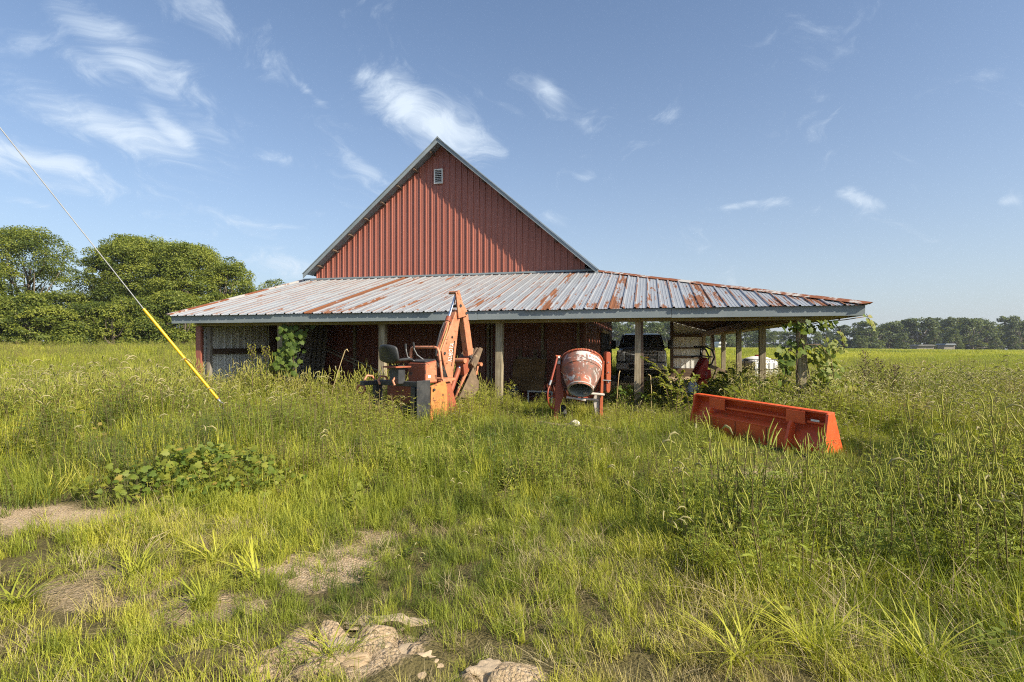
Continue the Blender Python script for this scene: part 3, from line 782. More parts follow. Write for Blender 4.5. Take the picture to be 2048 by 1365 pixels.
# hedge wood on the left, about fifty metres off
WOOD = 'trees of the wood left of the barn'
rs_ = np.random.default_rng(3)
LT = [  # px centre, top py, depth, crown width, bare, shape, label
    (50, 455, 50, 7.6, .42, 'round', 'tall airy tree above the wood at the left edge, sky showing through', 0.32, 80),
    (-60, 500, 46, 7.0, .10, 'round', 'leafy tree cut off by the left edge of the picture', 0.34, 140),
    (128, 585, 48, 6.4, .02, 'round', 'low bushy tree in the gap between the tall airy and the large round tree', 0.38, 140),
    (205, 515, 50, 5.6, .05, 'round', 'dark green tree on the left flank of the large round tree', 0.30, 140),
    (285, 474, 52, 10.0, .04, 'round', 'largest round bright green tree of the wood, behind the guy wire', 0.46, 150),
    (385, 490, 51, 9.2, .04, 'round', 'broad bright green tree sloping down towards the lean-to roof', 0.43, 150),
    (450, 525, 50, 6.0, .04, 'round', 'smaller tree at the right end of the wood, just above the tin roof', 0.40, 150),
    (545, 558, 60, 4.4, .2, 'round', 'small separate treetop peeping over the tin roof', 0.38, 100),
    (30, 595, 44, 5.6, .0, 'round', 'low dense shrubby tree in front of the tall airy one', 0.38, 150),
    (190, 605, 45, 5.0, .0, 'round', 'darker green low tree left of the yellow wire guard', 0.24, 150),  # darker leaf tint than its neighbours
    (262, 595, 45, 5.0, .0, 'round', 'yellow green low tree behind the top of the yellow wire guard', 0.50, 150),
    (350, 585, 46, 5.8, .0, 'round', 'low leafy tree right of the yellow wire guard', 0.42, 150),
    (425, 590, 48, 5.0, .0, 'round', 'low leafy tree partly behind the left end of the eave', 0.38, 150),
    (100, 610, 42, 4.6, .0, 'round', 'rounded bush at the foot of the wood, near its dark hollow', 0.44, 160),
    (-40, 610, 43, 4.8, .0, 'round', 'bush at the foot of the wood on the picture edge', 0.40, 150)]
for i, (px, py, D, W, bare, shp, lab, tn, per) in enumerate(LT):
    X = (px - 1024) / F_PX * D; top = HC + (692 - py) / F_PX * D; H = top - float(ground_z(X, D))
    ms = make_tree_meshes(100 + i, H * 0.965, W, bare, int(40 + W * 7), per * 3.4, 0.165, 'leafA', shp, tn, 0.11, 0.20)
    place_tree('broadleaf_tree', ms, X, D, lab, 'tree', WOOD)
for i, (px, D) in enumerate(((-20, 41), (60, 41), (145, 42), (225, 42), (300, 42.5), (365, 43), (420, 44))):       # scrub along the wood's edge
    X = (px - 1024) / F_PX * D
    ms = make_tree_meshes(140 + i, (2.6, 4.2, 2.0, 3.4, 2.4, 3.9, 2.8)[i], (4.2, 3.4, 4.6, 3.2, 4.4, 3.6, 4.0)[i], 0.0, 36, 420, 0.17, 'leafA', 'dome', 0.36, 0.16, 0.26)
    place_tree('scrub_bush', ms, X, D, ['low scrub bush at the far left foot of the wood', 'low scrub bush under the tall airy tree', 'low scrub bush below the gap in the wood', 'low scrub bush left of the yellow wire guard', 'low scrub bush directly behind the yellow wire guard', 'low scrub bush just left of the barn corner', 'low scrub bush half hidden by the left barn corner'][i], 'bush', 'scrub along the wood edge')
# far tree line to the right: every crown one can tell apart
FAR = 'far tree line across the field'
var = [make_tree_meshes(200 + i, 10, w, b, 52, 64, 0.52, 'leafF', s, tn, 0.11, 0.19) for i, (w, b, s, tn) in enumerate(
    ((8.5, .04, 'round', .30), (7.0, .03, 'tall', .36), (9.0, .05, 'round', .24), (6.0, .02, 'tall', .42), (7.6, .0, 'round', .50), (6.6, .08, 'round', .2)))]
prof = [(1205, 658), (1240, 652), (1290, 655), (1340, 651), (1400, 655), (1440, 660), (1500, 662), (1560, 665), (1620, 668), (1660, 660), (1690, 655), (1712, 654), (1740, 652), (1772, 647), (1800, 649), (1830, 640), (1862, 646), (1890, 650), (1925, 645), (1955, 649), (1985, 652), (2010, 641), (2040, 640), (2075, 645), (2110, 642)]
rng = np.random.default_rng(8)
names = ['round', 'slim', 'broad dark', 'tall pale', 'bushy light green', 'dark narrow']
k = 0
px = 1195.0
while px < 2130:
    py = np.interp(px, [p[0] for p in prof], [p[1] for p in prof])
    D = 190 + rng.random() * 40; X = (px - 1024) / F_PX * D; gz = float(ground_z(X, D))
    vi = int(rng.integers(0, 6)); H = HC + (692 - py) / F_PX * D - gz + rng.normal() * 1.1
    wsc = H / 10 * (0.95 + 0.45 * rng.random())
    where = 'seen through the barn opening' if px < 1345 else ('seen between the lean-to posts' if px < 1590 else ('behind the grapevine' if px < 1700 else 'right of the barn'))
    nth = ['first', 'second', 'third', 'fourth', 'fifth', 'sixth', 'seventh', 'eighth', 'ninth', 'tenth', 'eleventh', 'twelfth', 'thirteenth', 'fourteenth', 'fifteenth', 'sixteenth', 'seventeenth', 'eighteenth', 'nineteenth', 'twentieth'] + ['%s' % w for w in ('twenty-first', 'twenty-second', 'twenty-third', 'twenty-fourth', 'twenty-fifth', 'twenty-sixth', 'twenty-seventh', 'twenty-eighth', 'twenty-ninth', 'thirtieth', 'thirty-first', 'thirty-second', 'thirty-third', 'thirty-fourth', 'thirty-fifth')]
    k += 1
    place_tree('far_tree', var[vi], X, D, 'x', 'tree', FAR, rng.random() * 6.28, (wsc, wsc, H / 10))
    bpy.context.scene.collection.objects  # keep collection alive
    o = [o for o in COL.objects if o.name.startswith('far_tree')][-1]
    o['label'] = '%s far tree from the left in the tree line %s' % ('', where)
    o['where'] = where; o['kindname'] = names[vi]; o['px'] = px
    px += 11 + rng.random() * 10
cnt = {}
for o in sorted([o for o in COL.objects if o.name.startswith('far_tree')], key=lambda o: o['px']):
    w = o['where']; cnt[w] = cnt.get(w, 0) + 1
    o['label'] = '%s far tree, %s from the left among those %s' % (o['kindname'], nth[min(cnt[w], 35) - 1], w)
    del o['where'], o['kindname'], o['px']
# understory front row, lower and greener
for i, (px, py, vi, lab) in enumerate(((1805, 668, 4, 'low bright green tree in front of the far tree line'), (1870, 662, 1, 'green tree beside the far farm roofs'), (1908, 660, 4, 'rounded green tree just right of the far farm roofs'), (1992, 672, 4, 'low shrubby tree at the right end of the far tree line'), (2030, 676, 3, 'low tree at the far right picture edge'), (1720, 672, 0, 'low dark tree next to the hanging vine'))):
    D = 178; X = (px - 1024) / F_PX * D; gz = float(ground_z(X, D)); H = HC + (692 - py) / F_PX * D - gz
    place_tree('far_tree', var[vi], X, D, lab, 'tree', FAR, i * 1.3, (H / 10 * 0.95, H / 10 * 0.95, H / 10))
# tree out of frame on the right whose shade lies across the weeds
ms = make_tree_meshes(300, 4.8, 3.6, 0.5, 40, 420, 0.22, 'leafA', 'round', 0.4)
place_tree('yard_tree', ms, 10.2, 3.2, 'yard tree standing outside the right picture edge, shading the weeds', 'tree')
# ------------------------------------------------------------------ machine materials
M['orange'] = m_paint('faded_orange', (0.53, 0.215, 0.115), (0.44, 0.155, 0.075), 0.5, wear=(0.15, 0.06, 0.03), wear_amt=0.45, scale=11, dust=(0.47, 0.25, 0.15))
M['orange2'] = m_paint('shaded_rusty_orange', (0.34, 0.095, 0.045), (0.26, 0.065, 0.032), 0.6, wear=(0.10, 0.045, 0.03), wear_amt=0.4, scale=8)  # worn darker orange, with shade of console and swing bracket put into it
M['yelorange'] = m_paint('chipped_yellow_orange', (0.55, 0.225, 0.065), (0.46, 0.165, 0.055), 0.55, wear=(0.14, 0.06, 0.03), wear_amt=0.5, scale=13)
M['newred'] = m_paint('bright_loader_orange', (0.70, 0.105, 0.024), (0.60, 0.080, 0.020), 0.45, wear=(0.28, 0.07, 0.03), wear_amt=0.25, scale=9, bmp=0.12)
M['blackplastic'] = m_paint('cracked_black_vinyl', (0.022, 0.024, 0.026), (0.04, 0.042, 0.045), 0.5, scale=7)
M['blacksteel'] = m_paint('black_steel', (0.025, 0.027, 0.03), (0.055, 0.055, 0.055), 0.5, wear=(0.11, 0.06, 0.035), wear_amt=0.25, scale=9)
M['chrome'] = m_paint('chrome_rod', (0.75, 0.76, 0.78), None, 0.2, metallic=1.0, bmp=0)
M['hose'] = m_paint('rubber_hose', (0.02, 0.02, 0.02), None, 0.6, bmp=0)
M['hosey'] = m_paint('yellowed_hose', (0.42, 0.26, 0.10), None, 0.6, bmp=0)
M['dirtsteel'] = m_paint('dirt_caked_steel', (0.20, 0.14, 0.085), (0.11, 0.075, 0.05), 0.85, wear=(0.27, 0.20, 0.13), wear_amt=0.35, scale=8, bmp=0.6)
M['white'] = m_paint('white_paint', (0.78, 0.77, 0.73), None, 0.5, bmp=0)
M['black'] = m_paint('black_paint', (0.012, 0.012, 0.012), None, 0.5, bmp=0)
M['galv'] = m_paint('galvanised_steel', (0.46, 0.47, 0.48), (0.36, 0.36, 0.36), 0.4, metallic=0.6, scale=12)
M['mixred'] = m_paint('mixer_frame_red', (0.33, 0.065, 0.032), (0.26, 0.05, 0.028), 0.5, wear=(0.16, 0.08, 0.05), wear_amt=0.3, scale=8)
M['mixorange'] = m_paint('mixer_guard_orange', (0.50, 0.13, 0.05), (0.38, 0.085, 0.04), 0.45, wear=(0.12, 0.06, 0.04), wear_amt=0.35, scale=8)

def text_mesh(body, size, bold=0.0):
    cu = bpy.data.curves.new('lettering', 'FONT'); cu.body = body; cu.size = size; cu.align_x = 'CENTER'; cu.align_y = 'CENTER'; cu.offset = bold; cu.extrude = 0.0015
    ob = bpy.data.objects.new('lettering', cu); COL.objects.link(ob)
    me = bpy.data.meshes.new_from_object(ob.evaluated_get(bpy.context.evaluated_depsgraph_get()))
    bpy.data.objects.remove(ob); return me

# ------------------------------------------------------------------ backhoe attachment
def build_backhoe():
    D0 = 9.3; O = at(860, 692, D0); O.z = 0
    R = Vector((0.8, -0.6, 0)); Fw = Vector((0.6, 0.8, 0))
    root = empty('backhoe_attachment', O, math.atan2(R.y, R.x))      # local x = right side of the machine, local y = away from the seat
    tag(root, 'faded orange tractor backhoe attachment with black seat, standing in the grass before the barn', 'backhoe')
    def bz(px, py, a):
        k = px - 1024
        b = (k * (D0 - 0.6 * a) - F_PX * (O.x + 0.8 * a)) / (F_PX * 0.6 - 0.8 * k)
        D = D0 - 0.6 * a + 0.8 * b
        return b, HC + (692 - py) / F_PX * D
    L = lambda px, py, a: (a,) + bz(px, py, a)
    side = lambda p, q, t: (t, p, q)
    def plate(name, outline, a0, a1, mat, bev=0.006, parent=None):
        mb = MB(); mb.prism([bz(px, py, max(a0, a1)) for px, py in outline], side, a0, a1)
        return mb.build(name, M[mat], parent or root, bevel=bev)
    def tube(name, pts, r, mat, parent=None, n=10):
        return MB().tube(pts, r, n).build(name, M[mat], parent or root, auto=50)
    # seat: moulded shell with wrap-around back
    mb = MB(); nu, nv = 9, 9; vs = []
    for i in range(nu):
        for j in range(nv):
            t = i / (nu - 1); w = j / (nv - 1) * 2 - 1
            if t < 0.5:   # cushion from the front edge back
                s = t / 0.5; y = -0.55 - 0.38 * s; z = 1.235 - 0.02 * s + 0.05 * w * w + (0.03 if s < 0.2 else 0) * -1
                x = w * (0.19 + 0.04 * s)
            else:
                s = (t - 0.5) / 0.5; y = -0.93 - 0.10 * s + 0.09 * w * w * s; z = 1.215 + 0.30 * s - 0.035 * w ** 4 * s + 0.05 * w * w * (1 - s)
                x = w * (0.23 + 0.01 * s - 0.03 * s * s)
            vs.append((x + 0.03, y, z))
    mb.add(vs, [(i * nv + j, i * nv + j + 1, (i + 1) * nv + j + 1, (i + 1) * nv + j) for i in range(nu - 1) for j in range(nv - 1)])
    seat = mb.build('seat', M['blackplastic'], root, smooth=True)
    so = seat.modifiers.new('thickness', 'SOLIDIFY'); so.thickness = 0.05; so.offset = -1
    sb = seat.modifiers.new('round', 'SUBSURF'); sb.levels = 1; sb.render_levels = 2
    mb = MB(); mb.box2((-0.10, -0.80, 0.90), (0.12, -0.66, 1.19)); mb.build('seat_pedestal', M['blacksteel'], root, bevel=0.01)
    mb = MB(); mb.box2((-0.14, -0.90, 1.155), (0.17, -0.58, 1.18)); mb.build('seat_plate', M['orange2'], root, bevel=0.004)
    # console: shade painted as darker orange, sunlit side as a paler sheet
    mb = MB(); mb.prism([(-0.45, 0.90), (-0.45, 1.225), (-0.20, 1.265), (-0.18, 0.90)], side, -0.05, 0.35); con = mb.build('console', M['orange2'], root, bevel=0.012)
    mb = MB(); mb.prism([(-0.438, 0.92), (-0.438, 1.21), (-0.21, 1.245), (-0.20, 0.92)], side, 0.352, 0.358); mb.build('console_lit_side', M['orange'], con, bevel=0.002)
    mb = MB(); mb.box2((0.359, -0.40, 0.99), (0.362, -0.34, 1.03)); mb.build('sticker', M['white'], con)
    mb = MB(); mb.prism([(-0.44, 1.235), (-0.21, 1.272), (-0.21, 1.285), (-0.44, 1.25)], side, -0.04, 0.34); mb.build('valve_cover', M['blacksteel'], con)
    for pts in ([(811, 688), (812, 700), (815, 714), (828, 722)], [(827, 685.5), (828, 698), (834, 710), (846, 719)]):
        q = [L(px, py, 0.10) for px, py in pts]
        lv = tube('control_lever', q, 0.010, 'galv', n=8)
        tube('lever_grip', [q[0], tuple(Vector(q[0]).lerp(Vector(q[1]), 0.8))], 0.017, 'blackplastic', lv, 8)
    # grab rail over the console
    p = [(-0.36, -0.10, 0.86), (-0.36, -0.10, 1.40), (-0.345, -0.10, 1.455), (-0.29, -0.10, 1.475), (0.18, -0.07, 1.475), (0.235, -0.06, 1.46), (0.265, -0.055, 1.40), (0.33, -0.03, 0.84)]
    tube('grab_rail', p, 0.024, 'orange', n=12)
    # black mounting frame
    for nm, lo, hi in (('mount_bar', (-0.60, -0.70, 0.86), (0.44, -0.60, 0.94)), ('mount_bar', (-0.60, -0.98, 0.86), (-0.52, -0.705, 0.93)), ('mount_plate', (-0.61, -0.72, 0.40), (-0.52, -0.58, 0.858)), ('mount_plate', (0.445, -0.74, 0.36), (0.475, -0.46, 0.96)), ('mount_plate', (0.30, -0.72, 0.38), (0.40, -0.62, 0.858)), ('lower_bar', (-0.50, -0.68, 0.46), (0.29, -0.61, 0.54))):
        MB().box2(lo, hi).build(nm, M['blacksteel'], root, bevel=0.008)
    for a in (-0.64, -0.30, 0.05):
        tube('mount_hook', [(a, -0.66, 0.94), (a, -0.70, 1.0), (a - 0.03, -0.78, 1.01), (a - 0.03, -0.83, 0.95), (a, -0.82, 0.88)], 0.018, 'orange', n=8)
    tube('hitch_ring', [(-0.80 + 0.10 * math.cos(t), -0.80, 0.78 + 0.07 * math.sin(t)) for t in np.linspace(0, 2 * math.pi, 15)], 0.02, 'orange', n=8)
    # stabilisers, base and swing frame
    MB().prism([(-0.50, 0.08), (-0.46, 0.86), (-0.16, 0.93), (-0.10, 0.86), (-0.10, 0.08)], side, 0.44, 0.50).build('stabiliser_leg', M['yelorange'], root, bevel=0.008)
    MB().box2((0.36, -0.56, 0.02), (0.58, -0.04, 0.075)).build('stabiliser_foot', M['yelorange'], root, bevel=0.008)
    MB().prism([(-0.40, 0.08), (-0.40, 0.86), (-0.16, 0.93), (-0.10, 0.08)], side, -0.62, -0.56).build('stabiliser_leg', M['orange2'], root, bevel=0.008)
    MB().box2((-0.70, -0.50, 0.02), (-0.48, 0.0, 0.075)).build('stabiliser_foot', M['orange2'], root, bevel=0.008)
    MB().box2((-0.54, -0.42, 0.55), (0.43, -0.16, 0.84)).build('main_frame', M['orange2'], root, bevel=0.012)
    MB().box2((0.30, -0.12, 0.30), (0.38, -0.02, 0.93)).build('frame_post', M['orange'], root, bevel=0.008)
    MB().prism([(-0.02, 0.92), (0.14, 0.90), (0.36, 0.36), (-0.02, 0.36)], side, 0.10, 0.34).build('swing_bracket', M['orange2'], root, bevel=0.01)  # shade of this plate is put into the darker orange
    MB().prism([(-0.10, 0.90), (0.20, 0.92), (0.22, 0.965), (-0.10, 0.955)], side, 0.02, 0.40).build('swing_plate', M['orange'], root, bevel=0.006)
    for py in (777, 792, 806):
        q = L(886, py, 0.34); tube('bolt', [q, (q[0] + 0.02, q[1], q[2])], 0.018, 'blacksteel', n=6)
    tube('knob', [L(867, 780, 0.502), (0.53,) + L(867, 780, 0.502)[1:]], 0.02, 'blacksteel')
    # boom
    boom = plate('boom', [(904, 769), (898, 767), (890, 736), (883, 702), (905, 642), (914, 619), (922, 630), (917.5, 655), (912.5, 700), (907.5, 745)], -0.025, 0.09, 'orange', 0.012)
    q = L(904.5, 675, 0.092); tube('hole_shade', [(0.084,) + q[1:], (0.093,) + q[1:]], 0.024, 'black', boom, 14)  # black disc on the plate, painted for the shade in a hole
    for (px, py, r) in ((889, 707, 0.030), (917, 626, 0.03)):
        q = L(px, py, 0.09); tube('pin', [(-0.06,) + q[1:], (0.105,) + q[1:]], r * .8, 'blacksteel', boom, 12)
    b0, z0 = bz(899.6, 723, 0.093); b1, z1 = bz(904.6, 687, 0.093)
    me = text_mesh('KUBOTA', 0.105, 0.0025); me2 = text_mesh('KUBOTA', 0.105, 0.0)
    ang = math.atan2(z1 - z0, b1 - b0); Ld = math.hypot(z1 - z0, b1 - b0)
    for msh, off, mt in ((me, 0.0915, 'black'), (me2, 0.0935, 'white')):
        msh.materials.clear(); msh.materials.append(M[mt])
        xs_ = [v.co.x for v in msh.vertices]; k = Ld / (max(xs_) - min(xs_))
        o = bpy.data.objects.new('lettering', msh); COL.objects.link(o); o.parent = boom
        e1 = Vector((0, math.cos(ang), math.sin(ang))); e2 = Vector((0, -math.sin(ang), math.cos(ang))); e3 = Vector((1, 0, 0))
        mtx = Matrix(((e1.x * k, e2.x * 1.35, e3.x, off), (e1.y * k, e2.y * 1.35, e3.y, (b0 + b1) / 2), (e1.z * k, e2.z * 1.35, e3.z, (z0 + z1) / 2), (0, 0, 0, 1)))
        o.matrix_local = mtx
    plate('stripe', [(902.5, 733), (904, 733), (910.2, 682), (908.4, 682)], 0.0905, 0.0925, 'black', 0, boom)
    # dipper with knuckle plates
    dip = plate('dipper', [(926, 632), (936.5, 629), (947.5, 711), (937.5, 717)], -0.03, 0.095, 'orange', 0.008)
    for a0, a1 in ((-0.065, -0.035), (0.10, 0.13)):
        plate('knuckle_plate', [(912, 586), (919, 580.5), (926, 606), (934.5, 622), (935.5, 632), (917.5, 637), (915, 610)], a0, a1, 'orange', 0.006, dip)
    for (px, py, r) in ((916.5, 585, 0.03), (921, 612, 0.028), (932.5, 627, 0.026), (942, 714, 0.03)):
        q = L(px, py, 0.13); tube('pin', [(-0.075,) + q[1:], (0.14,) + q[1:]], r, 'orange' if py < 600 else 'blacksteel', dip, 12)
    q = L(914, 609, 0.0); tube('hose_loop', [(0.05, q[1] + 0.07 * math.cos(t), q[2] + 0.09 * math.sin(t)) for t in np.linspace(0.3, 5.6, 14)], 0.013, 'orange', dip, 8)
    # dipper cylinder, boom cylinder, hoses
    cy = tube('dipper_cylinder', [L(876, 702, -0.02), L(897, 637, 0.02)], 0.042, 'orange')
    tube('cylinder_rod', [L(896, 640, 0.02), L(913, 586, 0.03)], 0.024, 'chrome', cy, 12)
    tube('cylinder_gland', [L(895, 643, 0.02), L(898, 634, 0.02)], 0.048, 'orange2', cy, 12)
    for dx, mt, r in ((-5, 'hose', 0.014), (4.5, 'hosey', 0.014), (8, 'hose', 0.014), (1, 'orange2', 0.011)):
        tube('hose', [L(874 + dx * 0.5, 712, 0.05), L(879 + dx, 690, 0.06), L(887 + dx * 1.3, 664, 0.06), L(893 + dx, 645, 0.05)], r, mt)
    tube('boom_cylinder', [L(880, 700, -0.22), L(874, 790, -0.22)], 0.04, 'orange2')
    rr = random.Random(3)
    for k in range(5):
        tube('hose', [L(868 + k * 3, 722, -0.1), L(876 + k * 2, 735 + rr.uniform(-6, 6), 0.12), L(886 + k, 745 + rr.uniform(-6, 6), 0.16), L(890 + k * 2, 765, 0.14)], 0.011, 'hose')
    # bucket cylinder, links, bucket
    c2 = tube('bucket_cylinder', [L(899, 790, 0.0), L(918, 737, 0.0)], 0.045, 'orange2')
    tube('cylinder_rod', [L(917, 740, 0.0), L(926, 722, 0.0)], 0.024, 'chrome', c2)
    plate('bucket_link', [(926, 721), (930, 717), (941, 716), (944, 722), (938, 744), (929, 752)], -0.10, 0.10, 'orange2', 0.01)
    plate('bucket_link', [(930, 748), (938, 742), (914, 804), (908, 806)], 0.05, 0.085, 'orange', 0.004)
    plate('bucket_link', [(928, 748), (936, 742), (912, 804), (906, 806)], -0.09, -0.05, 'orange2', 0.004)
    q = L(928, 722, 0.1); tube('pin', [(-0.13,) + q[1:], (0.13,) + q[1:]], 0.045, 'orange', n=14)
    bk = [(947, 724), (952, 745), (949, 752), (957, 762), (958, 776), (948, 792), (930, 800), (915, 798)]
    mb = MB(); mb.sheet([bz(px, py, 0.2) for px, py in bk], side, -0.20, 0.20, 0.02)
    for a in (-0.2, 0.185):
        mb.prism([bz(px, py, 0.2) for px, py in [(947, 735), (952, 748), (957, 764), (957, 776), (948, 790), (932, 797), (918, 796)]], side, a, a + 0.015)
    bkt = mb.build('digging_bucket', M['dirtsteel'], root, bevel=0.004)
    for a in (-0.17, -0.04, 0.09, 0.17):
        mb = MB(); mb.prism([bz(px, py, 0.2) for px, py in [(944, 728), (947, 720), (962, 695), (967, 698), (958, 724), (951, 738)]], side, a - 0.022, a + 0.022); mb.build('bucket_tooth', M['dirtsteel'], bkt, bevel=0.008)
    q = L(958, 729, 0.2); tube('pin', [(-0.24,) + q[1:], (0.26,) + q[1:]], 0.035, 'orange', bkt, 12)
    plate('bucket_ear', [(953, 728), (958, 731), (955, 750), (950, 750)], 0.10, 0.13, 'orange', 0.004, bkt)
    return root
build_backhoe()

# ------------------------------------------------------------------ cement mixer
def drum_mat():
    m, t, b, _ = mat_new('mixer_drum_paint')
    co = objco(t); x, y, z = t.sep(co)
    n = t.noise(co, 3.2, 7, 0.62, 0.4); n2 = t.noise(co, 9.0, 7, 0.68, 0.5); n3 = t.noise(t.vmath('ADD', co, (5, 2, 1)), 4.2, 8, 0.66, 0.8)
    c = t.mix(t.smooth(n, 0.40, 0.58), (0.38, 0.115, 0.06), (0.22, 0.105, 0.08))
    c = t.mix(t.smooth(n2, 0.51, 0.57), c, (0.15, 0.10, 0.08))
    c = t.mix(t.math('MULTIPLY', t.smooth(n3, 0.53, 0.585), 0.85), c, (0.56, 0.54, 0.52))
    t.link(c, b.inputs['Base Color']); b.inputs['Roughness'].default_value = 0.7
    bump(t, b, n2, 0.006, 0.6); return m
M['drum'] = drum_mat()
M['drumin'] = m_paint('cement_crust', (0.30, 0.31, 0.28), (0.42, 0.42, 0.38), 0.85, scale=6, bmp=0.7)
M['cement'] = m_paint('cement_splashed_steel', (0.40, 0.33, 0.29), (0.50, 0.46, 0.42), 0.8, wear=(0.30, 0.10, 0.05), wear_amt=0.4, scale=9, bmp=0.5)
def build_mixer():
    D = 9.5; c = at(1164, 728, D); base = at(1160, 692, D); base.z = 0
    root = empty('cement_mixer', base); tag(root, 'old red cement mixer with rusty tilted drum and white lettered band, in tall grass', 'cement mixer')
    lc = lambda px, py, d=0.0: tuple(at(px, py, D + d) - base)
    ax = Vector((-0.12, -0.60, -0.79)).normalized(); o = Vector(lc(1164, 724))
    prof = [(-0.13, 0.02), (-0.12, 0.16), (-0.08, 0.27), (-0.03, 0.325), (0.02, 0.345), (0.16, 0.345), (0.22, 0.335), (0.40, 0.275), (0.56, 0.205), (0.585, 0.205), (0.585, 0.190), (0.56, 0.188), (0.40, 0.255), (0.2, 0.31), (0.0, 0.32), (-0.06, 0.25), (-0.06, 0.01)]
    d1 = MB().lathe(prof[:10], o, ax, 44); drum = d1.build('drum', M['drum'], root, auto=40)
    MB().lathe(prof[9:], o, ax, 44).build('drum_lining', M['drumin'], drum, auto=40)
    g = MB(); a = ax.orthogonal().normalized(); b = ax.cross(a); n = 84                     # ring gear
    for k in range(n):
        t = 2 * math.pi * k / n; rd = a * math.cos(t) + b * math.sin(t); tg = ax.cross(rd)
        g.box(o + ax * 0.0 + rd * 0.351, (0.014, 0.03, 0.030), Matrix((tg, ax, rd)).transposed())
    g.mat(0).lathe([(-0.02, 0.30), (-0.02, 0.345), (0.02, 0.350), (0.02, 0.33)], o, ax, 44)
    gear = g.build('ring_gear', M['mixorange'], drum); gear['kind'] = 'stuff'
    for s in (0.215, 0.555):
        MB().lathe([(s - 0.012, 0.33 if s < 0.3 else 0.207), (s - 0.008, 0.347 if s < 0.3 else 0.220), (s + 0.008, 0.344 if s < 0.3 else 0.220), (s + 0.012, 0.325 if s < 0.3 else 0.205)], o, ax, 44).build('drum_band', M['cement'] if s > 0.3 else M['drum'], drum, smooth=True)
    # white lettered band wrapped round the drum
    up = (Vector((0.20, -0.75, 0.62))); up = (up - ax * up.dot(ax)).normalized(); sd = ax.cross(up)
    if sd.x < 0: sd = -sd
    def wrap(th, s, r): return o + ax * s + (up * math.cos(th) + sd * math.sin(th)) * r
    th0, th1 = 0.0, 1.05; w = MB(); N = 16; rr = lambda s: 0.3495 
    vs = []; 
    for i in range(N + 1):
        th = th0 + (th1 - th0) * i / N
        for s in (0.06, 0.165): vs.append(wrap(th, s, 0.3485))
    w.add(vs, [(2 * i, 2 * i + 1, 2 * i + 3, 2 * i + 2) for i in range(N)])
    band = w.build('name_band', m_paint('worn_white_band', (0.74, 0.71, 0.68), None, 0.6, wear=(0.42, 0.13, 0.07), wear_amt=0.30, scale=16), drum, smooth=True)
    me = text_mesh('B.VINGSS', 0.075, 0.002); xs_ = [v.co.x for v in me.vertices]; x0, x1 = min(xs_), max(xs_)
    for v in me.vertices:
        th = th0 + 0.05 + (v.co.x - x0) / (x1 - x0) * (th1 - th0 - 0.1); p = wrap(th, 0.115 - v.co.y * 0.85, 0.3505 + v.co.z * 0.3); v.co = p
    me.materials.clear(); me.materials.append(M['mixred']); ob = bpy.data.objects.new('lettering', me); COL.objects.link(ob); ob.parent = band
    T = lambda nm, pts, r, mt, par=None, nn=10: MB().tube(pts, r, nn).build(nm, M[mt], par or root, auto=50)
    # yoke under the drum
    T('yoke', [lc(1120, 735, 0.02), lc(1119, 765, 0.05), lc(1130, 792, 0.1), lc(1165, 800, 0.12), lc(1192, 790, 0.1), lc(1203, 760, 0.05), lc(1204, 735, 0.02)], 0.035, 'mixred')
    # left upright with bearing head, tilt lever and hand wheel
    def leg(outline, d0, d1, nm, mt):
        return MB().prism([tuple(Vector(lc(px, py, d0))[i] for i in (0, 2)) for px, py in outline], lambda p, q, t: (p, t, q), d0, d1).build(nm, M[mt], root, bevel=0.006)
    leg([(1114.5, 729), (1120.5, 729), (1122, 765), (1128, 788), (1121, 812), (1116, 830), (1112, 868), (1106, 868), (1110, 800), (1110, 790), (1113, 760)], -0.05, 0.03, 'upright', 'mixred')
    leg([(1115, 716), (1121, 716), (1121, 729), (1115, 729)], -0.07, 0.05, 'bearing_head', 'galv')
    T('bearing_cap', [lc(1118, 719, -0.07), lc(1118, 719, -0.10)], 0.022, 'black'); T('bearing_pin', [lc(1118, 714.5, -0.071), lc(1118, 714.5, -0.095)], 0.02, 'white')
    leg([(1111, 710.5), (1122, 711.5), (1122, 714), (1117, 717), (1112, 713.5)], -0.06, 0.04, 'latch', 'mixorange')
    T('tilt_lever', [lc(1114, 716, -0.08), lc(1111.5, 727, -0.11), lc(1102.5, 761, -0.18)], 0.018, 'mixred'); T('lever_grip', [lc(1102.5, 761, -0.18), lc(1099, 771, -0.20)], 0.02, 'galv')
    wc = Vector(lc(1109, 790, -0.02)); wx = Vector((0.55, 0.83, 0.0)).normalized(); rim = [wc + wx * (0.24 * math.cos(t)) + Vector((0, 0, 0.24 * math.sin(t))) for t in np.linspace(0, 2 * math.pi, 25)]
    whl = T('hand_wheel', rim, 0.013, 'mixred')
    for k in range(6):
        t = k * math.pi / 3 + 0.2; T('spoke', [wc, wc + wx * (0.24 * math.cos(t)) + Vector((0, 0, 0.24 * math.sin(t)))], 0.009, 'mixred', whl, 6)
    # right upright, belt guard, stays
    leg([(1203, 723), (1209, 723), (1207, 760), (1204.5, 868), (1198.5, 868), (1200, 800), (1202, 760)], -0.06, 0.02, 'upright', 'mixorange')
    leg([(1198, 723), (1209, 722), (1209, 728), (1204, 736), (1198, 735)], 0.02, 0.12, 'bearing_head', 'mixred')
    g2 = [(1212.5, 706.5), (1214.5, 704.3), (1219, 704.3), (1221.5, 707), (1222, 745), (1220.5, 781), (1218.5, 786), (1214.5, 786), (1213, 780)]
    guard = leg(g2, -0.05, 0.22, 'belt_guard', 'mixorange')
    for k in range(3): T('bolt', [lc(1217, 725 + k * 20, -0.052), lc(1217, 725 + k * 20, -0.065)], 0.012, 'galv', guard, 6)
    T('stay', [lc(1205, 761, -0.05), lc(1222, 762, -0.06)], 0.012, 'galv')
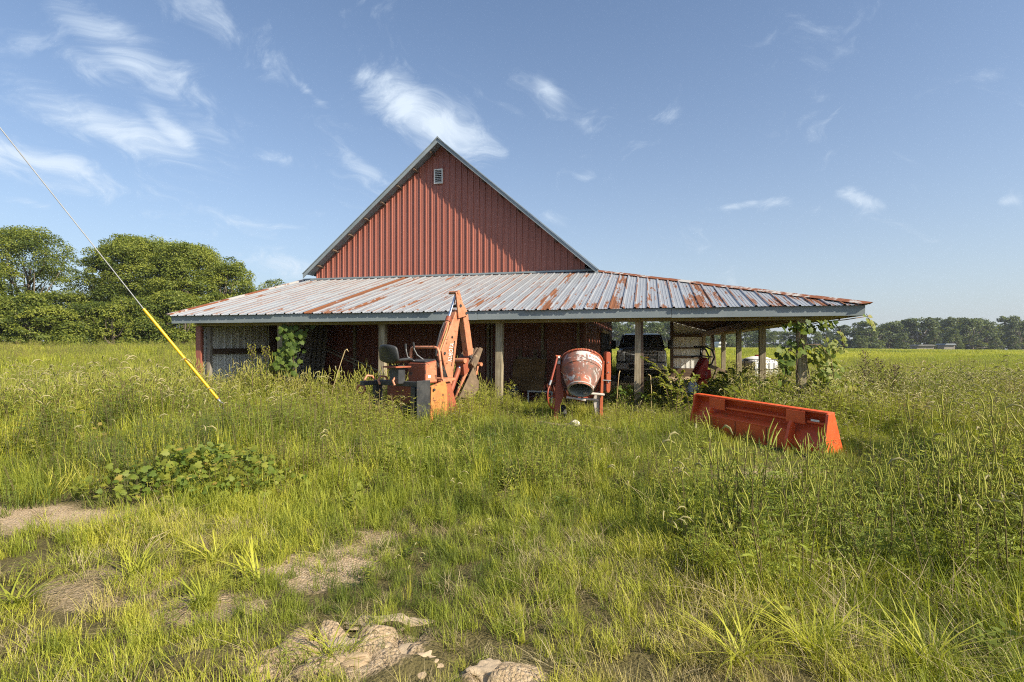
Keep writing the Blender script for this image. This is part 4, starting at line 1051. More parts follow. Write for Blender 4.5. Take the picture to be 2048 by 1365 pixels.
    T('axle', [lc(1168, 786, -0.25), lc(1208, 790, -0.10)], 0.022, 'cement'); T('axle', [lc(1133, 796, -0.2), lc(1202, 801, 0.0)], 0.02, 'cement')
    leg([(1133, 793), (1172, 799), (1172, 803), (1133, 797)], -0.24, -0.18, 'cross_member', 'cement')
    leg([(1190, 788), (1200, 783), (1200, 868), (1197, 868), (1186, 800)], -0.02, 0.06, 'motor_housing', 'cement')
    T('engine_pulley', [lc(1207, 775, 0.0), lc(1209, 776, 0.2)], 0.07, 'blacksteel', None, 16)
    for px, dd in ((1125, 0.35), (1197, 0.35)):
        wp = Vector(lc(px, 850, dd)); wp.z = 0.22
        tyre = MB().lathe([(-0.06, 0.12), (-0.06, 0.20), (-0.03, 0.225), (0.03, 0.225), (0.06, 0.20), (0.06, 0.12)], wp, (1, 0, 0), 24).build('wheel', M['hose'], root, auto=40)
        MB().lathe([(-0.05, 0.01), (-0.05, 0.12), (0.05, 0.12), (0.05, 0.01)], wp, (1, 0, 0), 20).build('rim', M['mixorange'], tyre, auto=40)
    T('drawbar', [lc(1125, 850, 0.35), lc(1197, 850, 0.35)], 0.03, 'mixred')
    return root
build_mixer()

# ------------------------------------------------------------------ loader bucket
def build_loader_bucket():
    R = at(1657, 828, 6.6); Lp = at(1391, 789, 8.45)
    d = Lp - R; dl = Vector((d.x, d.y, 0)); length = dl.length; dl.normalize(); tiltz = (d.z) / length
    nrm = Vector((-dl.y, dl.x, 0))
    if nrm.y > 0: nrm = -nrm                                             # back of the bucket, towards the camera
    if nrm.x > 0: nrm = Vector((nrm.x, nrm.y, 0))
    root = empty('loader_bucket', (R.x, R.y, 0)); tag(root, 'bright orange tractor loader bucket lying in the weeds, back side showing', 'loader bucket')
    zt = R.z
    fn = lambda p, q, t: tuple(dl * t + nrm * p + Vector((0, 0, q + tiltz * t)))
    H = zt                                                               # top edge height
    S = lambda nm, line, t0, t1, th, par=None, mt='newred': MB().sheet(line, fn, t0, t1, th).build(nm, M[mt], par or root, bevel=0.003)
    P = lambda nm, poly, t0, t1, par=None, mt='newred': MB().prism(poly, fn, t0, t1).build(nm, M[mt], par or root, bevel=0.004)
    shell = S('shell', [(-0.08, H), (-0.11, H - 0.10), (-0.06, H - 0.20), (0.02, H - 0.30), (0.09, H - 0.42), (0.06, 0.10), (-0.05, 0.02), (-0.34, 0.0)], 0.02, length - 0.02, 0.012)
    P('top_lip', [(-0.12, H - 0.012), (-0.12, H + 0.012), (0.015, H + 0.012), (0.015, H - 0.012)], 0.0, length)
    P('stiffener', [(-0.09, H - 0.13), (0.02, H - 0.145), (0.02, H - 0.12), (-0.09, H - 0.10)], 0.55, length - 0.60)
    P('stiffener', [(-0.09, H - 0.13), (0.02, H - 0.145), (0.02, H - 0.12), (-0.09, H - 0.10)], 0.04, 0.26)
    P('lower_ledge', [(-0.03, H - 0.245), (0.135, H - 0.275), (0.135, H - 0.255), (-0.03, H - 0.215)], 0.46, length - 0.40)
    P('ledge_skirt', [(0.118, H - 0.274), (0.128, H - 0.274), (0.128, 0.12), (0.118, 0.12)], 0.46, length - 0.40)
    for t0, t1 in ((0.28, 0.54), (length - 0.58, length - 0.30)):
        P('gusset_plate', [(0.022, H - 0.013), (0.034, H - 0.013), (0.034, H - 0.17), (0.022, H - 0.17)], t0, t1)
    for t in (0.42, length - 0.38):
        P('mounting_ear', [(0.02, H - 0.20), (0.09, H - 0.14), (0.13, H - 0.19), (0.19, 0.32), (0.22, 0.06), (0.09, 0.06)], t - 0.012, t + 0.03)
    end = [(-0.10, H), (0.03, H), (0.045, H - 0.15), (0.115, H - 0.40), (0.10, 0.05), (-0.05, 0.0), (-0.34, 0.0), (-0.34, 0.06), (-0.20, 0.42)]
    P('end_plate', end, -0.012, 0.016); P('end_plate', end, length - 0.016, length + 0.012)
    P('end_flange', [(0.03, H), (0.075, H), (0.15, H - 0.40), (0.14, 0.05), (0.10, 0.05), (0.115, H - 0.40)], -0.05, -0.013)
    P('cutting_edge', [(-0.34, -0.01), (-0.34, 0.012), (-0.46, 0.004), (-0.46, -0.008)], 0.0, length, None, 'galv')
    P('sticker', [(0.0365, H - 0.09), (0.0375, H - 0.09), (0.0375, H - 0.115), (0.0365, H - 0.115)], 0.09, 0.20, shell, 'white')
    rngb = random.Random(5)
    for t in (length - 0.85, 0.75):
        P('weld_seam', [(0.1285, H - 0.28), (0.1305, H - 0.28), (0.1305, 0.2), (0.1285, 0.2)], t, t + 0.012, shell, 'black')
build_loader_bucket()

# ------------------------------------------------------------------ guy wire with yellow guard
M['wire'] = m_paint('dull_wire', (0.30, 0.31, 0.32), None, 0.6, bmp=0)
def build_guy():
    p0 = at(455, 832, 9.2); a0 = at(443, 807, 9.15); a1 = at(287, 618, 8.75); a2 = at(0, 256, 8.0)
    d = (a2 - a1); far = a2 + d * 1.6
    foot = Vector((p0.x + 0.12, p0.y, 0.0))
    root = empty('guy_wire', foot); tag(root, 'steel guy wire with bright yellow plastic guard, anchored in the grass', 'guy wire')
    r = lambda v: tuple(v - foot)
    MB().tube([r(a0), r(a1), r(a2), r(far)], 0.008, 6).build('wire', M['wire'], root, smooth=True)
    M['yellow'] = m_paint('yellow_plastic', (0.80, 0.47, 0.01), (0.74, 0.40, 0.008), 0.4, wear=(0.45, 0.28, 0.06), wear_amt=0.1, scale=14, bmp=0.05)
    lo = a0.lerp(a1, 0.05); k = a0.lerp(a1, 0.30)
    MB().tube([r(k), r(a1)], 0.022, 12).build('guard', M['yellow'], root, auto=50)
    pts = []; rad = []
    for i in range(26):
        f = i / 25; pts.append(r(lo.lerp(k, f))); rad.append(0.018 if i % 2 else 0.024)
    MB().tube(pts, rad, 10).build('guard_coil', M['yellow'], root, smooth=True)
    MB().tube([r(lo), r(a0)], 0.018, 8).build('wire_grip', M['galv'], root, smooth=True)
    sh = [a0 + Vector((0.04 * math.sin(t), 0.0, -0.03 + 0.045 * math.cos(t))) for t in np.linspace(0, 6.28, 13)]
    MB().tube([r(v) for v in sh], 0.009, 8).build('shackle', M['galv'], root, smooth=True)
    MB().tube([r(a0 + Vector((0.02, 0, -0.06))), r(foot + Vector((0.0, 0, -0.05)))], 0.012, 8).build('anchor_rod', M['galv'], root, smooth=True)
    # the pole it holds stands outside the picture
    px, py = far.x, far.y; pole = empty('utility_pole', (px, py, float(ground_z(px, py))))
    tag(pole, 'wooden utility pole outside the left picture edge, held by the guy wire', 'utility pole')
    MB().tube([(0, 0, -0.3), (0, 0, far.z + 0.6)], [0.16, 0.12], 14).build('pole', M['post'], pole, auto=50)
    MB().box((0, 0, far.z + 0.2), (0.1, 2.2, 0.12)).build('crossarm', M['post'], pole, bevel=0.01)
build_guy()
# ------------------------------------------------------------------ pickup truck under the side lean-to
M['trkpaint'] = m_paint('black_car_paint', (0.008, 0.008, 0.010), None, 0.24, scale=3, bmp=0)
M['trkchrome'] = m_paint('truck_chrome', (0.66, 0.67, 0.69), None, 0.3, metallic=0.35, bmp=0)
M['lamp'] = m_paint('headlamp_lens', (0.55, 0.57, 0.58), (0.3, 0.3, 0.32), 0.15, scale=20, bmp=0)
M['gold'] = m_paint('gold_emblem', (0.55, 0.36, 0.08), None, 0.35, metallic=0.6, bmp=0)
def glass():
    m, t, b, out = mat_new('tinted_glass')
    b.inputs['Base Color'].default_value = (0.10, 0.13, 0.12, 1); b.inputs['Roughness'].default_value = 0.03; b.inputs['Transmission Weight'].default_value = 0.9; b.inputs['IOR'].default_value = 1.2
    return m
M['glass'] = glass()
def build_truck():
    u0, v0 = 1.10, 7.7; p = bw(u0, v0)
    root = empty('pickup_truck', (p.x, p.y, 0.0), BARN_RZ); tag(root, 'black pickup truck with chrome grille parked nose-out beneath the side lean-to', 'pickup truck')
    # local: x across, y to the rear, z up
    W = 1.0
    def loft(secs, name, mat, par=None, bev=0.02):
        """secs: list of (y, outline [(x,z)...]) joined front to back"""
        mb = MB(); n = len(secs[0][1]); vs = [(x, y, z) for y, o in secs for x, z in o]
        fs = [(i * n + k, i * n + (k + 1) % n, (i + 1) * n + (k + 1) % n, (i + 1) * n + k) for i in range(len(secs) - 1) for k in range(n)]
        fs += [tuple(range(n))[::-1], tuple((len(secs) - 1) * n + k for k in range(n))]
        mb.add(vs, fs); return mb.build(name, M[mat], par or root, auto=35, bevel=bev)
    sec = lambda w0, w1, z0, z1: [(-w0, z0), (w0, z0), (w1, (z0 + z1) / 2 + 0.1), (w1 - 0.04, z1 - 0.10), (w1 - 0.14, z1), (-w1 + 0.14, z1), (-w1 + 0.04, z1 - 0.10), (-w1, (z0 + z1) / 2 + 0.1)]
    body = loft([(0.10, sec(0.93, 0.98, 0.55, 1.30)), (0.30, sec(0.98, 1.02, 0.50, 1.36)), (1.55, sec(1.0, 1.04, 0.50, 1.40)), (3.6, sec(1.0, 1.04, 0.48, 1.36)), (6.2, sec(1.0, 1.03, 0.55, 1.36))], 'body', 'trkpaint')
    # hood with raised centre
    loft([(0.06, [(-0.80, 1.28), (0.80, 1.28), (0.72, 1.37), (0.45, 1.40), (-0.45, 1.40), (-0.72, 1.37)]), (1.5, [(-0.88, 1.35), (0.88, 1.35), (0.78, 1.45), (0.50, 1.485), (-0.50, 1.485), (-0.78, 1.45)])], 'hood', 'trkpaint', None, 0.015)
    # cab: pillars and roof around the glass
    cab = loft([(2.15, [(-0.80, 1.93), (0.80, 1.93), (0.72, 2.00), (-0.72, 2.00)]), (2.6, [(-0.82, 1.96), (0.82, 1.96), (0.72, 2.05), (-0.72, 2.05)]), (3.5, [(-0.80, 1.93), (0.80, 1.93), (0.70, 2.02), (-0.70, 2.02)])], 'cab_roof', 'trkpaint', None, 0.02)
    for s in (-1, 1):
        MB().tube([(s * 0.93, 1.42, 1.40), (s * 0.80, 2.18, 1.96)], 0.055, 8).build('pillar', M['trkpaint'], root, smooth=True)
        MB().tube([(s * 0.96, 3.5, 1.36), (s * 0.79, 3.45, 1.96)], 0.07, 8).build('pillar', M['trkpaint'], root, smooth=True)
        MB().tube([(s * 0.97, 2.55, 1.36), (s * 0.81, 2.55, 1.96)], 0.05, 8).build('pillar', M['trkpaint'], root, smooth=True)
    def pane(q, nm='windshield'):
        MB().add(q, [(0, 1, 2, 3)]).build(nm, M['glass'], root)
    pane([(-0.90, 1.45, 1.42), (0.90, 1.45, 1.42), (0.78, 2.16, 1.94), (-0.78, 2.16, 1.94)])
    pane([(-0.92, 3.47, 1.40), (0.92, 3.47, 1.40), (0.76, 3.43, 1.93), (-0.76, 3.43, 1.93)], 'rear_window')
    for s in (-1, 1): pane([(s * 0.955, 1.55, 1.42), (s * 0.97, 3.45, 1.40), (s * 0.80, 3.40, 1.94), (s * 0.81, 2.2, 1.94)], 'side_window')
    for x in (-0.40, 0.40):
        s = MB(); s.box2((x - 0.24, 2.5, 1.0), (x + 0.24, 2.62, 1.56)); s.box2((x - 0.13, 2.5, 1.57), (x + 0.13, 2.6, 1.76)); s.build('cab_seat', M['black'], root, bevel=0.04)
    MB().box2((-0.9, 1.5, 1.2), (0.9, 2.0, 1.43)).build('dashboard', M['black'], root, bevel=0.03)
    # grille
    gr = MB().box2((-0.62, 0.02, 0.80), (0.62, 0.10, 1.26)).build('grille', M['black'], root, bevel=0.01)
    MB().box2((-0.98, 0.00, 1.262), (0.98, 0.09, 1.30)).build('grille_bar', M['trkchrome'], gr, bevel=0.01)
    MB().box2((-0.62, -0.01, 1.10), (0.62, 0.018, 1.165)).build('grille_bar', M['trkchrome'], gr, bevel=0.01)
    for k in range(6): MB().box2((-0.60, -0.005, 0.83 + k * 0.045), (0.60, 0.017, 0.845 + k * 0.045)).build('grille_slat', M['trkchrome'], gr, bevel=0.004)
    for k in range(2): MB().box2((-0.60, -0.005, 1.19 + k * 0.035), (0.60, 0.017, 1.202 + k * 0.035)).build('grille_slat', M['trkchrome'], gr, bevel=0.003)
    em = MB(); em.prism([(-0.11, -0.015), (-0.035, -0.015), (-0.035, -0.038), (0.045, -0.038), (0.035, -0.015), (0.11, -0.015), (0.10, 0.02), (0.035, 0.02), (0.035, 0.042), (-0.045, 0.042), (-0.035, 0.02), (-0.10, 0.02)], lambda a, b, t: (a + 0.22, t, b + 1.02), -0.02, -0.006); em.build('emblem', M['gold'], gr)
    for s in (-1, 1):
        lamp = MB().box2((s * 0.80 - 0.16, 0.015, 0.86), (s * 0.80 + 0.16, 0.12, 1.20)).build('headlight', M['trkchrome'], root, bevel=0.02)
        MB().box2((s * 0.82 - 0.10, 0.004, 0.90), (s * 0.82 + 0.10, 0.014, 1.10)).build('lamp_lens', M['lamp'], lamp, bevel=0.004)
        MB().box2((s * 0.80 - 0.15, 0.004, 1.20), (s * 0.80 + 0.17, 0.02, 1.255)).build('lamp_lens', M['lamp'], lamp, bevel=0.004)
        mir = MB().box2((s * 1.20 - 0.10, 1.55, 1.36), (s * 1.20 + 0.10, 1.68, 1.74)).build('mirror', M['black'], root, bevel=0.04)
        MB().bar((s * 0.98, 1.62, 1.42), (s * 1.14, 1.62, 1.46), 0.05, 0.05).build('mirror_arm', M['black'], mir)
        for y in (1.0, 4.9):
            w = MB().lathe([(-0.14, 0.22), (-0.14, 0.37), (-0.11, 0.405), (0.11, 0.405), (0.14, 0.37), (0.14, 0.22)], (s * 0.88, y, 0.40), (1, 0, 0), 28).build('wheel', M['hose'], root, auto=40)
            MB().lathe([(-0.12, 0.02), (-0.13, 0.22), (0.13, 0.22), (0.12, 0.02)], (s * 0.88, y, 0.40), (1, 0, 0), 20).build('rim', M['trkchrome'], w, auto=40)
    bp = MB(); bp.prism([(-0.08, 0.52), (-0.10, 0.62), (-0.06, 0.80), (0.10, 0.80), (0.10, 0.52)], lambda a, b, t: (t, a, b), -1.0, 1.0)
    bump_ = bp.build('bumper', M['trkchrome'], root, bevel=0.03)
    MB().box2((-0.50, -0.105, 0.58), (0.50, -0.09, 0.74)).build('air_intake', M['black'], bump_, bevel=0.01)
    MB().box2((-0.80, 0.05, 0.36), (0.80, 0.25, 0.54)).build('air_dam', M['black'], bump_, bevel=0.02)
build_truck()
# ------------------------------------------------------------------ smaller things in and around the lean-to
M['ply'] = m_wood('plywood', (0.33, 0.20, 0.085), (0.21, 0.12, 0.05), 'X', 0.3)
M['pallet'] = m_wood('pallet_wood', (0.24, 0.185, 0.12), (0.13, 0.10, 0.065), 'X', 0.8)
M['redplastic'] = m_paint('red_enamel', (0.42, 0.02, 0.018), (0.30, 0.015, 0.013), 0.25, wear=(0.16, 0.04, 0.03), wear_amt=0.2, scale=7, bmp=0.05)
M['pumporange'] = m_paint('orange_red_enamel', (0.66, 0.09, 0.025), None, 0.4, wear=(0.2, 0.05, 0.03), wear_amt=0.15, scale=9)
M['greyplastic'] = m_paint('grey_plastic', (0.09, 0.09, 0.085), (0.14, 0.14, 0.13), 0.6, scale=5)
M['tank'] = m_paint('white_poly_tank', (0.74, 0.73, 0.70), (0.66, 0.62, 0.56), 0.45, scale=2, bmp=0.05)
M['bag'] = m_paint('printed_sack', (0.62, 0.66, 0.74), (0.50, 0.54, 0.62), 0.6, wear=(0.10, 0.13, 0.22), wear_amt=0.42, scale=14)
M['rock'] = m_paint('pale_rock', (0.66, 0.62, 0.54), (0.50, 0.45, 0.37), 0.9, scale=9, bmp=0.8)
def lean_sheet(name, u0, u1, z0, z1, vfoot, vtop, th, mat, label, cat, tilt=0.0):
    """board leaning against the barn wall"""
    c = bw((u0 + u1) / 2, vfoot); o = empty(name, (c.x, c.y, 0), BARN_RZ)
    return o, (u1 - u0) / 2, z0, z1, vtop - vfoot
def uv_px(px, v):
    """local u of a photograph column on the line of depth v"""
    k = (px - 1024) / F_PX      # (QX + u e1x + v e2x) = k (QY + u e1y + v e2y)
    return (k * (QY + v * E2.y) - QX - v * E2.x) / (E1.x - k * E1.y)
def zpx(py, u, v): return HC + (692 - py) / F_PX * bw(u, v).y
# plywood sheet and broken pallet against the wall
v = -0.75; ua, ub = uv_px(1022, v), uv_px(1087, v); g = 0.0
o = bw((ua + ub) / 2, v); h = zpx(719, ua, v)
ply = MB().prism([(0.0, 0.28), (0.012, 0.28), (0.32, h), (0.308, h)], lambda p, q, t: (t, p, q), -(ub - ua) / 2, (ub - ua) / 2).build('plywood_sheet', M['ply'], None, bevel=0.002)
ply.location = (o.x, o.y, 0); ply.rotation_euler = (0, 0, BARN_RZ); tag(ply, 'stained brown plywood sheet leaning under the lean-to behind the mixer', 'plywood')
v2 = -0.35; ua, ub = uv_px(1036, v2), uv_px(1094, v2); o = bw((ua + ub) / 2, v2); pal = empty('broken_pallet', (o.x, o.y, 0), BARN_RZ); tag(pal, 'broken grey wooden pallet standing behind the plywood sheet', 'pallet')
hw = (ub - ua) / 2
for i, (z, jit) in enumerate(((0.55, .0), (0.75, .01), (0.97, -.02), (1.12, .02))): MB().box((0, -0.05, z), (2 * hw * (1 + jit), 0.022, 0.12), Matrix.Rotation(0.03 * (i - 1.5), 3, 'Y')).build('board', M['pallet'], pal, bevel=0.003)
for x, r in ((-hw * 0.85, 0.02), (0.1, -0.04), (hw * 0.62, 0.16)): MB().box((x, 0.0, 0.74), (0.09, 0.06, 1.30), Matrix.Rotation(r, 3, 'Y')).build('stringer', M['pallet'], pal, bevel=0.003)
# white rail on the floor, paint can, junk
v = -1.1; q0, q1 = bw(uv_px(1055, v), v, 0), bw(uv_px(1105, v), v, 0)
z = zpx(766, uv_px(1055, v), v)
tr_ = MB().bar(q0 + Vector((0, 0, 0.30)), q1 + Vector((0, 0, 0.30)), 0.05, 0.04); tr_.box2(tuple(q0 + Vector((0.0, -.02, 0))), tuple(q0 + Vector((0.04, .02, 0.28)))); tr_.box2(tuple(q1 + Vector((-0.04, -.02, 0))), tuple(q1 + Vector((0.0, .02, 0.28))))
tag(tr_.build('floor_rail', M['white'], None), 'low white rail in front of the plywood sheet', 'rail')
v = -1.0; uu = uv_px(1012, v); c = bw(uu, v)
bk = MB().lathe([(0.0, 0.0), (0.0, 0.15), (0.36, 0.17), (0.37, 0.18), (0.37, 0.16), (0.05, 0.14), (0.05, 0.0)], (0, 0, 0), (0.75, 0.1, 0.55), 20).build('tipped_bucket', M['greyplastic'], None, auto=40)
bk.location = (c.x, c.y, 0.14); tag(bk, 'grey plastic bucket tipped over at the foot of the middle post', 'bucket')
# wooden sawhorse behind the mixer drum
v = -0.6; uu = uv_px(1158, v); c = bw(uu, v); sh = empty('sawhorse', (c.x, c.y, 0), BARN_RZ); tag(sh, 'dark wooden sawhorse standing behind the mixer drum', 'sawhorse')
for sx in (-0.14, 0.14):
    for sy in (-0.12, 0.12): MB().bar((sx * 1.6, sy * 2.0, 0), (sx, sy * 0.3, 1.48), 0.045, 0.06).build('leg', M['pallet'], sh, bevel=0.003)
for z in (0.95, 1.38): MB().box((0, -0.04, z), (0.42, 0.03, 0.09)).build('rail', M['pallet'], sh, bevel=0.003)
# grey planks leaning in the left bay
for i, px in enumerate((608, 617, 627, 637)):
    v = -1.3 + 0.12 * i; uu = uv_px(px, v); c = bw(uu, v)
    pk = MB().prism([(0, 0), (0.03, 0), (0.38, 2.25 - 0.06 * i), (0.35, 2.25 - 0.06 * i)], lambda p, q, t: (t, p, q), -0.085, 0.085).build('leaning_plank', M['greyboard'], None, bevel=0.003)
    pk.location = (c.x, c.y, 0); pk.rotation_euler = (0, 0, BARN_RZ); tag(pk, ['first grey plank leaning right of the left vine', 'second grey plank right of the left vine', 'third grey plank right of the left vine', 'fourth grey plank, nearest the dark red wall'][i], 'plank', 'grey planks leaning in the left bay')
for i, (a, b) in enumerate((((628, 696), (716, 731)), ((640, 695), (722, 726)))):
    v = -1.6 + i * 0.15; u0, u1 = uv_px(a[0], v), uv_px(b[0], v); p0 = bw(u0, v + 0.35, zpx(a[1], u0, v)); p1 = bw(u1, v, zpx(b[1], u1, v)); ex = p0 + (p1 - p0) * 1.55; ex.z = max(ex.z, 0.02)
    tag(MB().tube([p0, ex], 0.022, 8).build('leaning_pole', M['palewood'], None, smooth=True), ['lower of two thin poles slanting across the left bay', 'upper of two thin poles slanting across the left bay'][i], 'pole', 'thin poles in the left bay')
# planks and pale rock in the grass before the mixer
for i, (p0, p1, w) in enumerate(((at(1078, 829, 9.0), at(1128, 836, 8.75), .12), (at(1165, 838, 8.6), at(1226, 852, 8.3), .12), (at(1128, 838, 8.75), at(1190, 838, 8.6), .10))):
    p0.z = 0.25; p1.z = 0.22 
    q = MB().bar(p0, p1, w, 0.035); q.bar(p0.lerp(p1, .15) - Vector((0, 0, .16)), p0.lerp(p1, .2) - Vector((0, 0, .16)), 0.1, 0.29); q.bar(p0.lerp(p1, .8) - Vector((0, 0, .14)), p0.lerp(p1, .85) - Vector((0, 0, .14)), 0.1, 0.25)
    tag(q.build('weathered_plank', M['pallet'], None, bevel=0.004), ['short weathered plank in the grass left of the pale rock', 'long weathered plank in the grass right of the pale rock', 'grey plank lying behind the pale rock'][i], 'plank', 'planks in the grass before the mixer')
c = at(1149, 831, 8.5); rk = MB().ico((0, 0, 0), 0.075, 3, 0.6, 2, (1.0, 0.8, 0.7)).build('pale_rock', M['rock'], None, smooth=True); rk.location = (c.x, c.y - 0.05, 0.30); tag(rk, 'pale lump of broken concrete in the grass before the mixer', 'rock')
# red garden tiller at the side row
c = at(1402, 692, 13.8); tl = empty('garden_tiller', (c.x, c.y, 0)); tag(tl, 'red garden tiller with black curved handles standing under the side lean-to', 'tiller')
lt = lambda px, py, d=0.0: tuple(at(px, py, 13.8 + d) - Vector((c.x, c.y, 0)))
MB().prism([(-0.16, 0.02), (0.10, 0.02), (0.12, 0.62), (-0.02, 0.70), (-0.12, 0.55)], lambda p, q, t: (p, t, q), -0.14, 0.14).build('chain_case', M['pumporange'], tl, bevel=0.02)
hood = MB().prism([(-0.24, 0.70), (-0.16, 0.86), (0.02, 1.20), (0.10, 1.22), (0.14, 1.12), (0.10, 0.86), (0.14, 0.72), (0.02, 0.64)], lambda p, q, t: (p, t, q), -0.2, 0.2).build('engine_hood', M['redplastic'], tl, bevel=0.05)
MB().prism([(0.02, 0.66), (0.20, 0.70), (0.18, 0.92), (0.05, 0.90)], lambda p, q, t: (p, t, q), -0.23, -0.1).build('fuel_tank', M['redplastic'], tl, bevel=0.04)
for s in (-0.13, 0.13):
    MB().tube([(0.05, s, 0.95), (0.22, s, 1.05), (0.27, s * 1.4, 1.22), (0.20, s * 1.7, 1.40), (0.05, s * 1.8, 1.47), (-0.10, s * 1.8, 1.47)], 0.022, 8).build('handle_bar', M['blackplastic'], tl, smooth=True)
MB().tube([(-0.28, -0.1, 1.23), (0.0, -0.1, 1.25), (0.25, -0.1, 1.22)], 0.018, 8).build('clutch_lever', M['blackplastic'], tl, smooth=True)
MB().tube([(0.0, 0, 1.22), (0.0, 0, 1.42)], 0.03, 8).build('air_filter', M['blackplastic'], tl, smooth=True)
for s in (-0.22, 0.22):
    MB().lathe([(-0.05, 0.08), (-0.05, 0.16), (0.05, 0.16), (0.05, 0.08)], (-0.02, s, 0.16), (0, 1, 0), 16).build('wheel', M['hose'], tl, auto=40)
MB().prism([(0.10, 0.03), (0.50, 0.03), (0.42, 0.16), (0.10, 0.22)], lambda p, q, t: (p, t, q), -0.2, 0.2).build('tine_cover', M['pumporange'], tl, bevel=0.02)
# grey bin and printed sack beside it
c = at(1369, 692, 13.2); bn = MB().lathe([(0, 0), (0, 0.16), (0.62, 0.20), (0.62, 0.215), (0.66, 0.215), (0.66, 0.19), (0.08, 0.15), (0.08, 0)], (0, 0, 0), (0, 0, 1), 20).build('grey_bin', M['greyplastic'], None, auto=40); bn.location = (c.x, c.y, 0); tag(bn, 'dark grey plastic bin left of the red tiller', 'bin')
c = at(1384, 692, 13.0); sk = MB().ico((0, 0, 0), 1.0, 3, 0.25, 8, (0.15, 0.13, 0.36)).build('printed_sack', M['bag'], None, smooth=True); sk.location = (c.x, c.y, 0.33); tag(sk, 'white and blue printed sack beside the red tiller', 'sack')
# rusty hitch frame at the third side post
c = at(1438, 692, 16.5); hf = empty('hitch_frame', (c.x, c.y, 0)); tag(hf, 'rusty iron implement frame with dark wheel hub near the side posts', 'implement')
MB().bar((-0.35, 0, 0.92), (0.25, 0.05, 0.70), 0.12, 0.10).build('frame_bar', M['dirtsteel'], hf, bevel=0.01); MB().bar((-0.05, 0, 0.80), (-0.45, -0.1, 0.0), 0.06, 0.06).build('leg', M['dirtsteel'], hf); MB().bar((0.2, 0, 0.72), (0.25, 0.3, 0.0), 0.06, 0.06).build('leg', M['dirtsteel'], hf)
# white tank in a wire cage out on the grass
c = at(1515, 692, 21.0); tk = empty('water_tank', (c.x, c.y, float(ground_z(c.x, c.y))), 0.15); tag(tk, 'white plastic water tank in a dark wire cage, red cap, beyond the side posts', 'water tank')
hx, hy, ht = 0.50, 0.58, 1.12
MB().box2((-hx, -hy, 0.12), (hx, hy, 0.95)).build('tank_body', M['tank'], tk, bevel=0.10)
MB().lathe([(0, 0.50), (0.06, 0.46), (0.11, 0.33), (0.15, 0.14), (0.155, 0.0)], (0, 0, 0.95), (0, 0, 1), 28).build('tank_dome', M['tank'], tk, smooth=True)
MB().tube([(0.02, 0, 1.08), (0.02, 0, 1.15)], 0.11, 16).build('cap', M['redplastic'], tk, auto=40)
MB().box2((-hx, -hy, 0.0), (hx, hy, 0.11)).build('skid', M['pallet'], tk)
for z in (0.35, 0.62, 0.98): MB().tube([(-hx - .02, -hy - .02, z), (hx + .02, -hy - .02, z), (hx + .02, hy + .02, z), (-hx - .02, hy + .02, z), (-hx - .02, -hy - .02, z)], 0.014, 6).build('cage_rail', M['blacksteel'], tk)
for k in range(6):
    x = -hx + k * 0.2
    for y in (-hy - 0.035, hy + 0.035): MB().tube([(x, y, 0.05), (x, y, 0.985)], 0.011, 6).build('cage_bar', M['blacksteel'], tk)
for k in range(5):
    y = -hy + 0.1 + k * 0.24
    for x in (-hx - 0.035, hx + 0.035): MB().tube([(x, y, 0.05), (x, y, 0.985)], 0.011, 6).build('cage_bar', M['blacksteel'], tk)
c2 = at(1541, 692, 22.2); bl = MB().lathe([(0, 0.0), (0, 0.28), (0.75, 0.28), (0.80, 0.25), (0.80, 0.0)], (0, 0, 0), (0, 0, 1), 24).build('pale_barrel', m_paint('pale_green_drum', (0.42, 0.56, 0.52), None, 0.5), None, auto=40); bl.location = (c2.x, c2.y, float(ground_z(c2.x, c2.y))); tag(bl, 'pale green barrel beside the white water tank', 'barrel')
# dark pole lying in the weeds right of the barn
p0, p1 = at(1738, 764, 14.2), at(1812, 776, 13.2); p0.z = 0.58; p1.z = 0.36; d = p1 - p0; e = p1 + d * (p1.z / max(-d.z, .01)) * 0.95
tag(MB().tube([p0 - d * 0.02, p1, e], 0.05, 8).build('fallen_pole', m_paint('charred_pole', (0.035, 0.03, 0.028), (0.10, 0.10, 0.10), 0.6, scale=4), None, smooth=True), 'dark fallen pole lying slantwise in the weeds right of the barn', 'pole')
MB().bar(p0 + Vector((0.06, 0, -0.04)), Vector((p0.x + 0.06, p0.y, -0.02)), 0.06, 0.06).build('pole_prop', M['darkwood'], bpy.data.objects['fallen_pole'])
# far farm roofs in the tree line, pale trailer seen between the posts
M['roofgrey'] = m_paint('far_tin_roof', (0.20, 0.23, 0.26), None, 0.6, bmp=0)
for nm, px0, px1, py0, py1, D, mt, lab in (('farm_shed', 1826, 1862, 689.5, 694, 172, 'greyplastic', 'far shed with flat grey roof under the tree line'), ('farm_house', 1880, 1903, 687.5, 694, 172, 'roofgrey', 'far farm building with pale roof under the tree line'), ('parked_trailer', 1432, 1448, 684, 692, 150, 'white', 'pale trailer on the field edge seen between the lean-to posts')):
    a, b = at(px0, py0, D), at(px1, py1, D); gz = float(ground_z((a.x + b.x) / 2, D)); r = empty(nm, ((a.x + b.x) / 2, D, gz)); tag(r, lab, 'building' if nm != 'parked_trailer' else 'trailer')
    w = (b.x - a.x) / 2; top = a.z - gz
    wl = MB().box2((-w * 0.92, -1.5, -0.2), (w * 0.92, 1.5, top - 0.5)); wl.build('wall', M['greyboard'] if nm != 'parked_trailer' else M['white'], r)
    MB().prism([(-w, top - 0.5), (w, top - 0.5), (w * 0.75, top), (-w * 0.75, top)], lambda p, q, t: (p, t, q), -2.0, 2.0).build('roof', M[mt], r)
